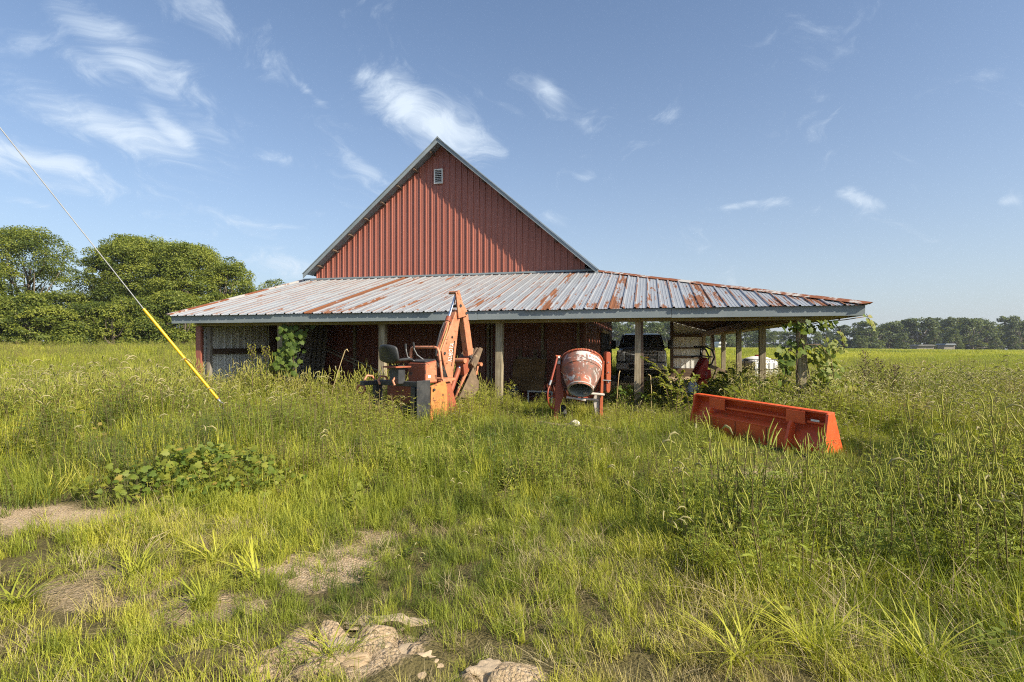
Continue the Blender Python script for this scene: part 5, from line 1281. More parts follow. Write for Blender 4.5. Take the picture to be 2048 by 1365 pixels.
# ------------------------------------------------------------------ vegetation
GREENS = dict(dark=(0.088, 0.126, 0.024), mid=(0.280, 0.320, 0.042), light=(0.520, 0.510, 0.064), dry=(0.48, 0.38, 0.18))
M['grass'] = m_leaf('grass_blade', GREENS['dark'], GREENS['mid'], GREENS['light'], 0.38, True, GREENS['dry'])
M['ragleaf'] = m_leaf('ragweed_leaf', (0.105, 0.155, 0.038), (0.245, 0.300, 0.048), (0.445, 0.465, 0.064), 0.40, True, (0.36, 0.28, 0.12))
M['spike'] = m_leaf('ragweed_spike', (0.28, 0.31, 0.055), (0.35, 0.36, 0.065), (0.43, 0.41, 0.09), 0.3, True, (0.40, 0.33, 0.14))
M['seed'] = m_leaf('foxtail_head', (0.30, 0.30, 0.12), (0.40, 0.37, 0.17), (0.50, 0.44, 0.22), 0.4, True, (0.52, 0.42, 0.24))
M['straw'] = m_leaf('dead_straw', (0.24, 0.19, 0.10), (0.33, 0.265, 0.14), (0.42, 0.35, 0.19), 0.25, True, (0.48, 0.40, 0.24))
M['stem'] = m_leaf('weed_stem', (0.10, 0.10, 0.035), (0.14, 0.11, 0.05), (0.17, 0.14, 0.06), 0.1, True, (0.24, 0.16, 0.09))
M['broad'] = m_leaf('broad_leaf', (0.050, 0.095, 0.018), (0.120, 0.175, 0.026), (0.270, 0.285, 0.042), 0.40, False, (0.38, 0.26, 0.07))
M['broadI'] = m_leaf('weed_broad_leaf', (0.060, 0.100, 0.020), (0.135, 0.180, 0.028), (0.260, 0.275, 0.044), 0.40, True, (0.33, 0.25, 0.07))

class Veg:
    """numpy mesh collector with per-face material"""
    def __init__(s): s.V = []; s.F = []; s.Mi = []; s.n = 0
    def add(s, v, f, m):
        v = np.asarray(v, float); s.V.append(v); s.F += [tuple(i + s.n for i in q) for q in f]; s.Mi += [m] * len(f); s.n += len(v)
    def blade(s, base, az, h, w, lean, bend, m=0, seg=3, twist=0.0):
        d = np.array([math.cos(az), math.sin(az), 0.0]); r = np.array([-math.sin(az + twist), math.cos(az + twist), 0.0])
        vs = []
        for i in range(seg + 1):
            t = i / seg; out = lean * t + bend * t ** 2.2; up = t * (1 - 0.42 * min(bend, 1.6) * t)
            p = np.asarray(base) + d * out * h + np.array([0, 0, up * h]); ww = w * (1 - 0.85 * t ** 1.6) * (0.7 + 0.6 * t if t < .5 else 1)
            if i < seg: vs += [p - r * ww / 2, p + r * ww / 2]
            else: vs.append(p)
        fs = [(2 * i, 2 * i + 1, 2 * i + 3, 2 * i + 2) for i in range(seg - 1)] + [(2 * seg - 2, 2 * seg - 1, 2 * seg)]
        s.add(vs, fs, m); return vs[-1], d
    def tube(s, pts, rs, m, n=4):
        pts = np.asarray(pts, float); vs = []
        for i, p in enumerate(pts):
            d = pts[min(i + 1, len(pts) - 1)] - pts[max(i - 1, 0)]; d = d / (np.linalg.norm(d) + 1e-9)
            a = np.cross(d, [0.3, 0.9, 0.1]); a /= np.linalg.norm(a) + 1e-9; b = np.cross(d, a)
            for k in range(n): t = 2 * math.pi * k / n; vs.append(p + (a * math.cos(t) + b * math.sin(t)) * rs[i])
        fs = [(i * n + k, i * n + (k + 1) % n, (i + 1) * n + (k + 1) % n, (i + 1) * n + k) for i in range(len(pts) - 1) for k in range(n)]
        s.add(vs, fs, m)
    def leaf(s, p, d, nrm, L, W, m):
        d = np.asarray(d, float); d /= np.linalg.norm(d) + 1e-9; r = np.cross(nrm, d); r /= np.linalg.norm(r) + 1e-9
        p = np.asarray(p, float); s.add([p, p + d * L * .45 + r * W / 2, p + d * L, p + d * L * .45 - r * W / 2], [(0, 1, 2, 3)], m)
    def mesh(s, name, mats, tint=None):
        me = bpy.data.meshes.new(name); me.from_pydata(np.concatenate(s.V).tolist(), [], s.F)
        for k in mats: me.materials.append(M[k])
        me.polygons.foreach_set('material_index', s.Mi); me.polygons.foreach_set('use_smooth', [True] * len(s.F)); me.update()
        return me
def veg_grass(rng, n, spread, h0, h1, w, lean=0.25, bend=0.6):
    g = Veg()
    for _ in range(n):
        a = rng.random() * 6.28; r = spread * rng.random() ** 0.6
        g.blade((r * math.cos(a), r * math.sin(a), -0.02), rng.random() * 6.28, h0 + (h1 - h0) * rng.random() ** 1.3, w * (0.7 + 0.6 * rng.random()), lean * rng.random(), bend * rng.random() ** 1.4, 0)
    return g
def veg_ragweed(rng, H=0.6, stems=3, spread=0.08, spikes=True, nleaf=16):
    g = Veg()
    for s in range(stems):
        a0 = rng.random() * 6.28; b = np.array([spread * math.cos(a0) * rng.random(), spread * math.sin(a0) * rng.random(), 0]); h = H * (0.7 + 0.4 * rng.random())
        top = b + np.array([math.cos(a0) * 0.22 * h * rng.random(), math.sin(a0) * 0.22 * h * rng.random(), h])
        P = lambda t: b + (top - b) * t + np.array([0, 0, 0]) 
        g.tube([P(0), P(.5), P(1)], [0.0045, 0.0035, 0.0015], 2, 4)
        for i in range(nleaf):
            t = 0.12 + 0.85 * (i + rng.random()) / nleaf; p = P(t); az = i * 2.4 + rng.random(); L = h * (0.30 - 0.17 * t) * (0.7 + 0.5 * rng.random())
            d = np.array([math.cos(az), math.sin(az), 0.55 * rng.random() + 0.1]); d /= np.linalg.norm(d); side = np.cross(d, [0, 0, 1]); side /= np.linalg.norm(side)
            # divided leaf: lobes along a midrib
            for q in (0.25, 0.45, 0.62, 0.78, 0.95):
                pp = p + d * L * q + np.array([0, 0, -0.10 * L * q * q]); ll = L * 0.34 * (1.15 - q * .6)
                for sg in ((-1, 1) if q < 0.9 else (0,)):
                    g.leaf(pp, d * 0.75 + side * sg * 0.8 + np.array([0, 0, 0.1]), np.array([0, 0, 1.0]) + rng.normal(size=3) * 0.35, ll, ll * 0.30, 0)
            if spikes and t > 0.5 and rng.random() < 0.5:
                hh = 0.10 * h + 0.09 * h * rng.random(); q1 = p + np.array([math.cos(az) * 0.05, math.sin(az) * 0.05, 0.03]); q1 = p + np.array([math.cos(az), math.sin(az), .9]) * .05 * (1.6 - t); ln = .25 + .5 * rng.random(); q2 = q1 + np.array([math.cos(az) * ln * hh, math.sin(az) * ln * hh, hh])
                g.tube([q1, (q1 + q2) / 2 + rng.normal(size=3) * .003, q2], [0.0035, 0.0048, 0.0015], 1, 4)
        if spikes:
            g.tube([top, top + np.array([0.005, 0, 0.08 * h]), top + np.array([0.0, 0.012, 0.18 * h])], [0.004, 0.0052, 0.0015], 1, 4)
    return g
def veg_foxtail(rng, n=5, H=0.65):
    g = veg_grass(rng, 16, 0.08, 0.2, 0.42, 0.007)
    for _ in range(n):
        a = rng.random() * 6.28; b = np.array([rng.normal() * .04, rng.normal() * .04, 0]); h = H * (.75 + .4 * rng.random()); d = np.array([math.cos(a), math.sin(a), 0])
        pts = [b, b + d * .04 * h + [0, 0, .5 * h], b + d * .14 * h + [0, 0, .88 * h], b + d * .22 * h + [0, 0, .97 * h]]
        g.tube(pts, [.0018, .0016, .0013, .0012], 0, 3)
        e = np.asarray(pts[-1]); L = .07 + .04 * rng.random()
        g.tube([e, e + d * L * .4 + [0, 0, L * .22], e + d * L * .8 + [0, 0, L * .12], e + d * L * 1.1 + [0, 0, -L * .25]], [.003, .0078, .007, .002], 1, 5)
    return g
def veg_broad(rng, n=16, H=0.3, L=0.07):
    g = Veg()
    for s in range(3):
        a0 = rng.random() * 6.28; top = np.array([math.cos(a0) * H * .5, math.sin(a0) * H * .5, H * (.7 + .5 * rng.random())]); g.tube([(0, 0, 0), top * .5 + [0, 0, .05 * H], top], [.004, .003, .0015], 1, 4)
        for i in range(n // 3 * 2):
            t = .15 + .85 * i / (n // 3 * 2); az = i * 2.4 + rng.random(); p = top * t; ll = L * (.6 + .7 * rng.random())
            g.leaf(p, (math.cos(az), math.sin(az), .25), np.array([0, 0, 1.0]) + rng.normal(size=3) * .3, ll * 1.2, ll * .62, 0)
    return g
def veg_patch(rng, n, spread, h0, h1, w):
    return veg_grass(rng, n, spread, h0, h1, w, 0.35, 0.7)

def protos(name, gens, mats):
    c = bpy.data.collections.new(name)
    for i, g in enumerate(gens):
        o = bpy.data.objects.new('%s_%02d' % (name, i), g.mesh(name, mats)); c.objects.link(o)
    return c
R_ = np.random.default_rng
PC = {
    'short': protos('short_grass', [veg_grass(R_(10 + i), 44, 0.13, 0.10, 0.30, 0.0075, 0.45, 0.9) for i in range(5)], ['grass']),
    'tall': protos('tall_grass', [veg_grass(R_(20 + i), 40, 0.14, 0.22, 0.55, 0.008, 0.3, 0.7) for i in range(5)], ['grass']),
    'rag': protos('ragweed', [veg_ragweed(R_(30 + i), 0.6, 3, 0.08, True, 15) for i in range(6)], ['ragleaf', 'spike', 'stem']),
    'ragp': protos('ragweed_leafy', [veg_ragweed(R_(40 + i), 0.42, 4, 0.12, False, 13) for i in range(5)], ['ragleaf', 'spike', 'stem']),
    'fox': protos('foxtail', [veg_foxtail(R_(50 + i)) for i in range(4)], ['grass', 'seed']),
    'dry': protos('dry_grass', [veg_grass(R_(60 + i), 40, 0.16, 0.08, 0.30, 0.006, 1.1, 1.3) for i in range(4)], ['straw']),
    'wide': protos('wide_blade_grass', [veg_grass(R_(70 + i), 26, 0.09, 0.18, 0.42, 0.017, 0.6, 0.8) for i in range(4)], ['grass']),
    'broad': protos('broadleaf_weed', [veg_broad(R_(80 + i), 21, 0.34, 0.075) for i in range(4)], ['broadI', 'stem']),
    'patch': protos('field_patch', [veg_patch(R_(90 + i), 150, 0.55, 0.18, 0.46, 0.020) for i in range(4)], ['grass']),
}
def gn_group():
    ng = bpy.data.node_groups.new('scatter', 'GeometryNodeTree')
    ng.interface.new_socket('Geometry', in_out='INPUT', socket_type='NodeSocketGeometry'); ng.interface.new_socket('Geometry', in_out='OUTPUT', socket_type='NodeSocketGeometry')
    ng.interface.new_socket('Plants', in_out='INPUT', socket_type='NodeSocketCollection')
    n = ng.nodes; l = ng.links
    gi = n.new('NodeGroupInput'); go = n.new('NodeGroupOutput'); ci = n.new('GeometryNodeCollectionInfo'); ci.inputs['Separate Children'].default_value = True; ci.inputs['Reset Children'].default_value = True
    ip = n.new('GeometryNodeInstanceOnPoints'); ip.inputs['Pick Instance'].default_value = True
    l.new(gi.outputs[0], ip.inputs['Points']); l.new(gi.outputs[1], ci.inputs['Collection']); l.new(ci.outputs[0], ip.inputs['Instance'])
    for nm, typ, sock in (('pick', 'INT', 'Instance Index'), ('rot', 'FLOAT_VECTOR', 'Rotation'), ('scl', 'FLOAT_VECTOR', 'Scale')):
        a = n.new('GeometryNodeInputNamedAttribute'); a.data_type = typ; a.inputs[0].default_value = nm; l.new(a.outputs[0], ip.inputs[sock])
    l.new(ip.outputs[0], go.inputs[0]); return ng
NG = gn_group()
def y_of(pts): return True
def scatter(name, label, key, pts, scl, tint, rng, cat, tilt=0.12, flat=None):
    if y_of(pts): scl = scl * hmul(pts[:, 0], pts[:, 1])
    n = len(pts); me = bpy.data.meshes.new(name); me.vertices.add(n); me.vertices.foreach_set('co', np.asarray(pts, np.float32).ravel())
    def at_(nm, typ, key2, arr): me.attributes.new(nm, typ, 'POINT').data.foreach_set(key2, np.ascontiguousarray(arr).ravel())
    at_('pick', 'INT', 'value', rng.integers(0, 99, n).astype(np.int32))
    rot = np.stack([rng.normal(size=n) * tilt, rng.normal(size=n) * tilt, rng.random(n) * 6.28], 1).astype(np.float32); at_('rot', 'FLOAT_VECTOR', 'vector', rot)
    s3 = np.stack([scl, scl, scl * (1 if flat is None else flat)], 1).astype(np.float32); at_('scl', 'FLOAT_VECTOR', 'vector', s3)
    at_('tint', 'FLOAT', 'value', np.clip(tint, 0, 1).astype(np.float32))
    o = bpy.data.objects.new(name, me); COL.objects.link(o); m = o.modifiers.new('scatter', 'NODES'); m.node_group = NG
    m[NG.interface.items_tree[2].identifier if NG.interface.items_tree[2].name == 'Plants' else [i.identifier for i in NG.interface.items_tree if i.name == 'Plants'][0]] = PC[key]
    return tag(o, label, cat, None, 'stuff')
def hmul(x, y):
    """how tall things grow: mown-looking near the camera and before the machines, rank along the barn"""
    h = 0.46 + 0.60 * sstep(3.6, 7.4, y)
    h = h * (1 - 0.52 * sstep(2.6, 3.4, x) * sstep(5.3, 5.9, y) * sstep(8.6, 7.8, y))
    h = h * (1 - 0.42 * np.exp(-(((x - 2.8) / 1.1) ** 2 + ((y - 6.7) / 1.25) ** 2) ** 2))
    h = h * (1 - 0.22 * sstep(-3.2, -2.2, x) * sstep(1.9, 1.2, x) * sstep(6.0, 7.0, y) * sstep(9.6, 8.9, y))
    h = h + 0.62 * sstep(0.7, 1.7, x) * sstep(2.7, 3.5, y) * sstep(5.5, 4.9, y)
    h = h + 0.26 * sstep(0.9, 1.9, x) * sstep(3.6, 2.5, y)
    u, v = to_uv(x, y); h = h * (1 - 0.45 * sstep(-1.7, -1.1, u) * sstep(3.0, 2.4, u) * sstep(-7.2, -6.4, v) * sstep(2, 0, v))
    return h * np.where(y < 40, 0.50 + 1.0 * fbm(x, y, 1.35, 61, 3), 1.0)
FR = 0.98          # half width of the view per metre of depth, with some spare
def field(rng, y0, y1, dens, margin=1.0):
    """random points in the part of the plan the camera can see (plus a margin), uniform per square metre"""
    area = FR * (y1 ** 2 - y0 ** 2) + 2 * margin * (y1 - y0); n = int(area * dens)
    y = np.sqrt(y0 ** 2 + rng.random(n) * (y1 ** 2 - y0 ** 2)); x = (rng.random(n) * 2 - 1) * (FR * y + margin)
    return x, y
def open_ground(x, y, veg=0.5):
    """0..1 how much may grow: nothing inside the barn, little on bare sand"""
    u, v = to_uv(x, y); inside = (u > -9.1) & (u < 3.75) & (v > -4.45) & (v < 12.4) & ~((u > -8.4) & (v < -4.2))
    side = (u > 0.2) & (u < 3.75) & (v > -4.4) & (v < 3.0)
    k = 1 - 0.93 * bare_amount_out(x, y)
    return np.where(inside, np.where(side, 0.25, 0.0), np.clip(k, 0.0, 1))
def bare_amount_out(x, y):
    w = (fbm(x, y, 0.45, 5) - 0.5) * 1.5; out = np.zeros_like(x)
    for bx, by, rx, ry, s in BARE:
        r = np.sqrt(((x - bx) / rx) ** 2 + ((y - by) / ry) ** 2); out = np.maximum(out, s * sstep(1.25, 0.65, r + w * 0.55))
    return out
def keep(rng, x, y, p):
    k = rng.random(len(x)) < p * open_ground(x, y); return x[k], y[k]
def on(x, y): return np.stack([x, y, ground_z(x, y)], 1)
rg = R_(77)
cat_ = lambda *a: [np.concatenate(z) for z in zip(*a)]
# short mixed grass over the yard
x, y = cat_(field(rg, 1.6, 5.0, 110), field(rg, 5.0, 12.5, 62), field(rg, 12.5, 22, 14))
x, y = keep(rg, x, y, 0.35 + 0.65 * sstep(0.25, 0.5, fbm(x, y, 1.3, 2)))
wet = fbm(x, y, 2.2, 14); tn = 0.34 + 0.55 * (fbm(x, y, 1.6, 4) - 0.5) * 2.6 + 0.12 * sstep(4, 9, y) + rg.normal(size=len(x)) * .12 + 0.18 * sstep(.55, .75, wet) + 0.14 * sstep(4.6, 2.4, y) * rg.random(len(x))
scatter('yard_grass', 'short mixed green grass over the whole yard', 'short', on(x, y), 0.75 + 0.6 * rg.random(len(x)) + 0.25 * sstep(5, 9, y), tn, rg, 'grass')
# taller grass, denser away from the camera and by the right-hand foreground
x, y = cat_(field(rg, 1.7, 5.0, 30), field(rg, 5.0, 13.0, 36), field(rg, 13.0, 30, 15))
p = 0.22 + 0.5 * sstep(0.42, 0.62, fbm(x, y, 1.1, 6)) + 0.5 * sstep(4.5, 7.5, y) + 0.5 * sstep(.6, 2.0, x) * sstep(4.0, 2.6, y)
x, y = keep(rg, x, y, np.clip(p, 0, 1))
corner = sstep(.8, 1.8, x) * sstep(3.6, 2.7, y)
tn = 0.42 + 0.5 * (fbm(x, y, 1.3, 8) - 0.5) * 2.4 + rg.normal(size=len(x)) * .10 + 0.22 * corner + 0.10 * sstep(5, 9, y)
scatter('tall_grass', 'taller yellow green grass between the weeds', 'tall', on(x, y), (0.55 + 0.45 * rg.random(len(x))) * (0.8 + 0.35 * sstep(4, 9, y)), tn, rg, 'grass')
# dead straw near the camera
x, y = cat_(field(rg, 1.6, 4.6, 95), field(rg, 4.6, 9, 22))
p = 0.12 + 0.8 * sstep(0.50, 0.62, fbm(x, y, 0.9, 17)) * sstep(5.5, 3.0, y) + 0.45 * sstep(3.2, 2.3, y)
k = rg.random(len(x)) < np.clip(p, 0, 1) * (1 - 0.6 * bare_amount_out(x, y)) * np.where(open_ground(x, y) > 0.05, 1, 0.4); x, y = x[k], y[k]
scatter('dead_straw', 'tangled dead straw lying over the near ground', 'dry', on(x, y), 0.6 + 0.7 * rg.random(len(x)), 0.45 + rg.normal(size=len(x)) * .25, rg, 'straw', 0.3)
# feathery ragweed without flowers
x, y = cat_(field(rg, 2.0, 5.0, 16), field(rg, 5.0, 13, 34), field(rg, 13, 40, 6.0))
p = 0.10 + 0.9 * sstep(0.47, 0.60, fbm(x, y, 1.7, 23)) * (0.3 + 0.7 * sstep(3.0, 5.0, y)) + 0.3 * sstep(6, 9, y)
x, y = keep(rg, x, y, np.clip(p, 0, 1))
tn = 0.36 + 0.5 * (fbm(x, y, 1.9, 29) - 0.5) * 2.4 + rg.normal(size=len(x)) * .10 + 0.16 * sstep(5, 10, y)
scatter('leafy_weeds', 'feathery grey green weeds spread through the grass', 'ragp', on(x, y), (0.7 + 0.6 * rg.random(len(x))) * (0.85 + 0.4 * sstep(5, 10, y)), tn, rg, 'weeds')
# flowering ragweed: the stand at the right, the belt along the barn front, patches in the left field
x, y = cat_(field(rg, 2.4, 6.5, 26), field(rg, 6.5, 14, 24), field(rg, 14, 42, 3.2))
u, v = to_uv(x, y)
stand = sstep(0.9, 1.9, x) * sstep(2.9, 3.7, y) * sstep(5.6, 5.0, y)
belt = sstep(-6.0, -5.4, v) * sstep(-4.2, -4.7, v) * sstep(-1.1, -1.7, u) * sstep(-11, -9, u)
lf = sstep(-3.5, -5, x) * sstep(6.5, 8.5, y)
p = 0.95 * stand + 0.75 * belt + 0.65 * lf * sstep(.4, .6, fbm(x, y, 2.5, 31)) + 0.30 * sstep(.5, .62, fbm(x, y, 1.4, 37)) * sstep(4.2, 6, y)
x_, y_ = x, y; k = rg.random(len(x)) < np.clip(p, 0, 1) * open_ground(x, y); x, y, stand, belt = x[k], y[k], stand[k], belt[k]
tn = 0.44 + 0.45 * (fbm(x, y, 1.5, 41) - 0.5) * 1.5 + rg.normal(size=len(x)) * .09 + 0.15 * belt
scatter('flowering_ragweed', 'ragweed with upright yellow green flower spikes', 'rag', on(x, y), (0.62 + 0.5 * rg.random(len(x))) * (1 + 0.25 * belt + 0.05 * stand), tn, rg, 'weeds')
# foxtail grass, mostly right of the loader bucket
x, y = cat_(field(rg, 3.0, 8.0, 9), field(rg, 8.0, 17, 13))
p = 0.10 + 0.9 * sstep(3.2, 4.8, x) * sstep(5.2, 6.6, y) + 0.25 * sstep(-2, -5, x) * sstep(7, 9, y)
x, y = keep(rg, x, y, np.clip(p, 0, 1))
scatter('foxtail_grass', 'foxtail grass with pale nodding seed heads', 'fox', on(x, y), 0.75 + 0.45 * rg.random(len(x)), 0.50 + rg.normal(size=len(x)) * .14, rg, 'grass')
# broad blades and small broadleaf weeds
x, y = cat_(field(rg, 1.8, 4.6, 12), field(rg, 4.6, 9, 4)); x, y = keep(rg, x, y, 0.15 + 0.8 * sstep(0.5, 0.62, fbm(x, y, 0.9, 43)))
scatter('broad_bladed_grass', 'coarse broad bladed grass tufts near the camera', 'wide', on(x, y), 0.55 + 0.5 * rg.random(len(x)), 0.48 + rg.normal(size=len(x)) * .16, rg, 'grass', 0.2)
x, y = cat_(field(rg, 1.8, 6, 7), field(rg, 6, 15, 9)); u, v = to_uv(x, y)
sideb = sstep(0.3, 1.2, u) * sstep(5.8, 4.6, u) * sstep(-6.2, -5.2, v) * sstep(9, 6, v)
k = rg.random(len(x)) < np.clip((0.14 + 0.9 * sideb + 0.4 * sstep(-6, -5.2, v) * sstep(-3.6, -4.4, v)), 0, 1) * np.where(sideb > .2, 1.0, open_ground(x, y)); x, y, sideb = x[k], y[k], sideb[k]
scatter('broadleaf_weeds', 'small broad leaved weeds under the eaves and side posts', 'broad', on(x, y), (0.7 + 0.5 * rg.random(len(x))) * (1 + .25 * sideb), 0.45 + rg.normal(size=len(x)) * .2, rg, 'weeds')
x = rg.uniform(4.2, 9, 900); y = rg.uniform(8.5, 20, 900); x2 = rg.uniform(2.6, 6.2, 500); y2 = rg.uniform(8.6, 15, 500); x, y = np.concatenate([x, x2]), np.concatenate([y, y2]); u, v = to_uv(x, y); k = (rg.random(len(x)) < np.where((u > 0.8) & (u < 5.2), .9, .35)) & (v < 4); x, y = x[k], y[k]
scatter('side_row_weeds', 'lush leafy weeds crowding the side post row', 'broad', on(x, y), (0.8 + 0.6 * rg.random(len(x))) * np.where(y < 11.5, .7, 1.0), 0.50 + rg.normal(size=len(x)) * .18, rg, 'weeds')
# the hay field beyond
x, y = cat_(field(rg, 11, 30, 5.5), field(rg, 30, 60, 2.6), field(rg, 60, 175, 0.55)); u, v = to_uv(x, y); k = ~((u > -9.3) & (u < 5) & (v > -5) & (v < 13)) & (rg.random(len(x)) < 0.92); x, y = x[k], y[k]
k = ~((x < -21) & (y > 43)) ; x, y = x[k], y[k]
tn = 0.44 + 0.5 * (fbm(x, y, 14, 51) - 0.5) * 1.5 + rg.normal(size=len(x)) * .09 + 0.16 * sstep(.5, .65, fbm(x * .3, y, 9, 53)) * sstep(18, 40, y)
scatter('field_grass', 'hay field grass stretching to the tree lines', 'patch', on(x, y), (0.8 + 0.5 * rg.random(len(x))) * (1 + 1.3 * sstep(40, 90, y)), tn, rg, 'grass', 0.06, 0.9 - 0.45 * sstep(40, 110, y))
# ------------------------------------------------------------------ single plants one can point at
class Leafy:
    """heart-shaped and plain leaves plus stems of one plant"""
    def __init__(s, seed): s.r = R_(seed); s.V = []; s.F = []; s.T = []; s.n = 0; s.st = MB()
    HEART = [(0, 0.02), (-0.20, -0.16), (-0.44, -0.08), (-0.42, 0.10), (-0.58, 0.34), (-0.36, 0.42), (-0.34, 0.66), (-0.14, 0.70), (0, 1.0), (0.14, 0.72), (0.36, 0.66), (0.34, 0.44), (0.58, 0.32), (0.44, 0.10), (0.46, -0.08), (0.20, -0.16)]
    def heart(s, p, d, nrm, L, tint):
        d = np.asarray(d, float); d /= np.linalg.norm(d) + 1e-9; nrm = np.asarray(nrm, float); r = np.cross(d, nrm); r /= np.linalg.norm(r) + 1e-9; nn = np.cross(r, d)
        p = np.asarray(p, float); k = len(s.HEART); fold = 0.22 + .2 * s.r.random()
        vs = [p + d * L * 0.30 + nn * 0 ] + [p + r * x * L + d * y * L - nn * (abs(x) * fold + 0.18 * y * y) * L * .6 for x, y in s.HEART]
        s.V += vs; s.F += [(s.n, s.n + 1 + i, s.n + 1 + (i + 1) % k) for i in range(k)]; s.T += [tint] * (k + 1); s.n += k + 1
    def plain(s, p, d, nrm, L, W, tint):
        d = np.asarray(d, float); d /= np.linalg.norm(d) + 1e-9; r = np.cross(d, nrm); r /= np.linalg.norm(r) + 1e-9; nn = np.cross(r, d); p = np.asarray(p, float)
        vs = [p, p + d * L * .35 + r * W / 2 - nn * .05 * L, p + d * L * .7 + r * W * .36 - nn * .08 * L, p + d * L - nn * .16 * L, p + d * L * .7 - r * W * .36 - nn * .08 * L, p + d * L * .35 - r * W / 2 - nn * .05 * L]
        s.V += vs; s.F += [(s.n, s.n + 1, s.n + 2), (s.n, s.n + 2, s.n + 3), (s.n, s.n + 3, s.n + 4), (s.n, s.n + 4, s.n + 5)]; s.T += [tint] * 6; s.n += 6
    def finish(s, name, base, label, cat, leafmat='broad', stemmat='vinestem', group=None):
        base = np.asarray(base, float); o = empty(name, tuple(base)); tag(o, label, cat, group)
        me = np_mesh('leaves', np.asarray(s.V) - base, np.asarray(s.F), np.clip(np.asarray(s.T), 0, 1), M[leafmat])
        l = bpy.data.objects.new('foliage', me); COL.objects.link(l); l.parent = o
        if s.st.v:
            s.st.v = [tuple(np.asarray(v) - base) for v in s.st.v]; s.st.build('stem', M[stemmat], o, smooth=True)
        return o
M['vinestem'] = m_wood('vine_stem', (0.17, 0.12, 0.07), (0.09, 0.06, 0.035), 'Z')
def jit(r, k): return Vector(r.normal(size=3) * k)
CAMV = np.array([0, -1.0, 0.15])
# grapevine on the corner post; leaf tints painted pale where sunlit, dark where shaded
L = Leafy(901); r = L.r
for (px, py, sx, sy, n, D, tn, sz) in ((1605, 655, 26, 8, 60, 9.55, .30, .10), (1655, 648, 20, 6, 26, 9.4, .42, .09), (1598, 690, 18, 14, 22, 9.6, .34, .11), (1640, 705, 22, 20, 60, 9.75, .52, .10), (1650, 740, 24, 26, 95, 9.7, .50, .10), (1640, 780, 20, 20, 55, 9.75, .30, .10), (1572, 725, 12, 20, 34, 9.6, .26, .11), (1562, 700, 8, 7, 8, 9.6, .26, .12), (1665, 770, 24, 18, 60, 9.8, .56, .10), (1668, 690, 12, 8, 14, 9.4, .55, .10), (1690, 785, 30, 14, 50, 9.9, .6, .09)):
    for _ in range(n):
        p = at(px + r.normal() * sx * .62, py + r.normal() * sy * .62, D + r.normal() * .16)
        p.z = max(p.z, 0.1)
        L.heart(p, (r.normal() * .7, -.35 + r.normal() * .3, -.7 + r.normal() * .35), CAMV * .7 + np.array([.35, 0, .55]) + r.normal(size=3) * .4, sz * (.6 + .7 * r.random()), tn + r.normal() * .13)
for q in ([(1640, 830), (1622, 770), (1608, 700), (1600, 650)], [(1606, 720), (1580, 700), (1568, 720), (1572, 750)], [(1604, 690), (1640, 690), (1662, 720), (1668, 760)], [(1600, 655), (1640, 645), (1690, 640), (1728, 634)], [(1610, 800), (1592, 740), (1600, 660)], [(1668, 646), (1680, 660), (1685, 680), (1688, 700)]):
    L.st.tube([at(a, b, 9.5) for a, b in q], 0.009, 5)
for q in ([(1733, 628), (1737, 638), (1744, 646), (1751, 657)], [(1680, 662), (1687, 674), (1691, 686), (1686, 702)]):
    for i in range(13):
        f = i / 12 * (len(q) - 1); k = min(int(f), len(q) - 2); a, b = q[k], q[k + 1]; f -= k
        p = at(a[0] + (b[0] - a[0]) * f + r.normal() * 2.5, a[1] + (b[1] - a[1]) * f + r.normal() * 2.0, 9.0 + r.normal() * .04)
        L.heart(p, (r.normal() * .7, -.3, -.7), CAMV + np.array([.5, 0, .4]) + r.normal(size=3) * .4, .075 * (.6 + .6 * r.random()), .58 + r.normal() * .1)
    L.st.tube([at(a, b, 9.0) for a, b in q], 0.005, 5)
b0 = at(1610, 692, 9.6); L.finish('grape_vine', (b0.x, b0.y, 0.0), 'leafy grapevine climbing the corner post and hanging from the eave', 'vine')
# heart-leaved vine on the left bay post
L = Leafy(902); r = L.r
for i in range(190):
    f = r.random(); px = 577 + r.normal() * (15 - 4 * f) + 6 * math.sin(f * 6); py = 648 + 100 * f
    p = at(px, py, 11.95 + r.normal() * .07); p.z = max(p.z, .12)
    L.heart(p, (r.normal() * .4, -.25, -.9), CAMV + np.array([.15, 0, .35]) + r.normal(size=3) * .25, .105 * (.65 + .6 * r.random()), .24 + r.normal() * .10)
L.st.tube([at(572, 800, 12.0), at(570, 720, 12.0), at(578, 690, 12.0), at(572, 650, 12.0)], .008, 5); L.st.tube([at(585, 800, 12.0), at(588, 700, 12.0), at(582, 650, 12.0)], .007, 5)
b0 = at(575, 692, 12.0); L.finish('climbing_vine', (b0.x, b0.y, 0.0), 'dense heart-leaved green vine hanging in the left bay of the lean-to', 'vine')
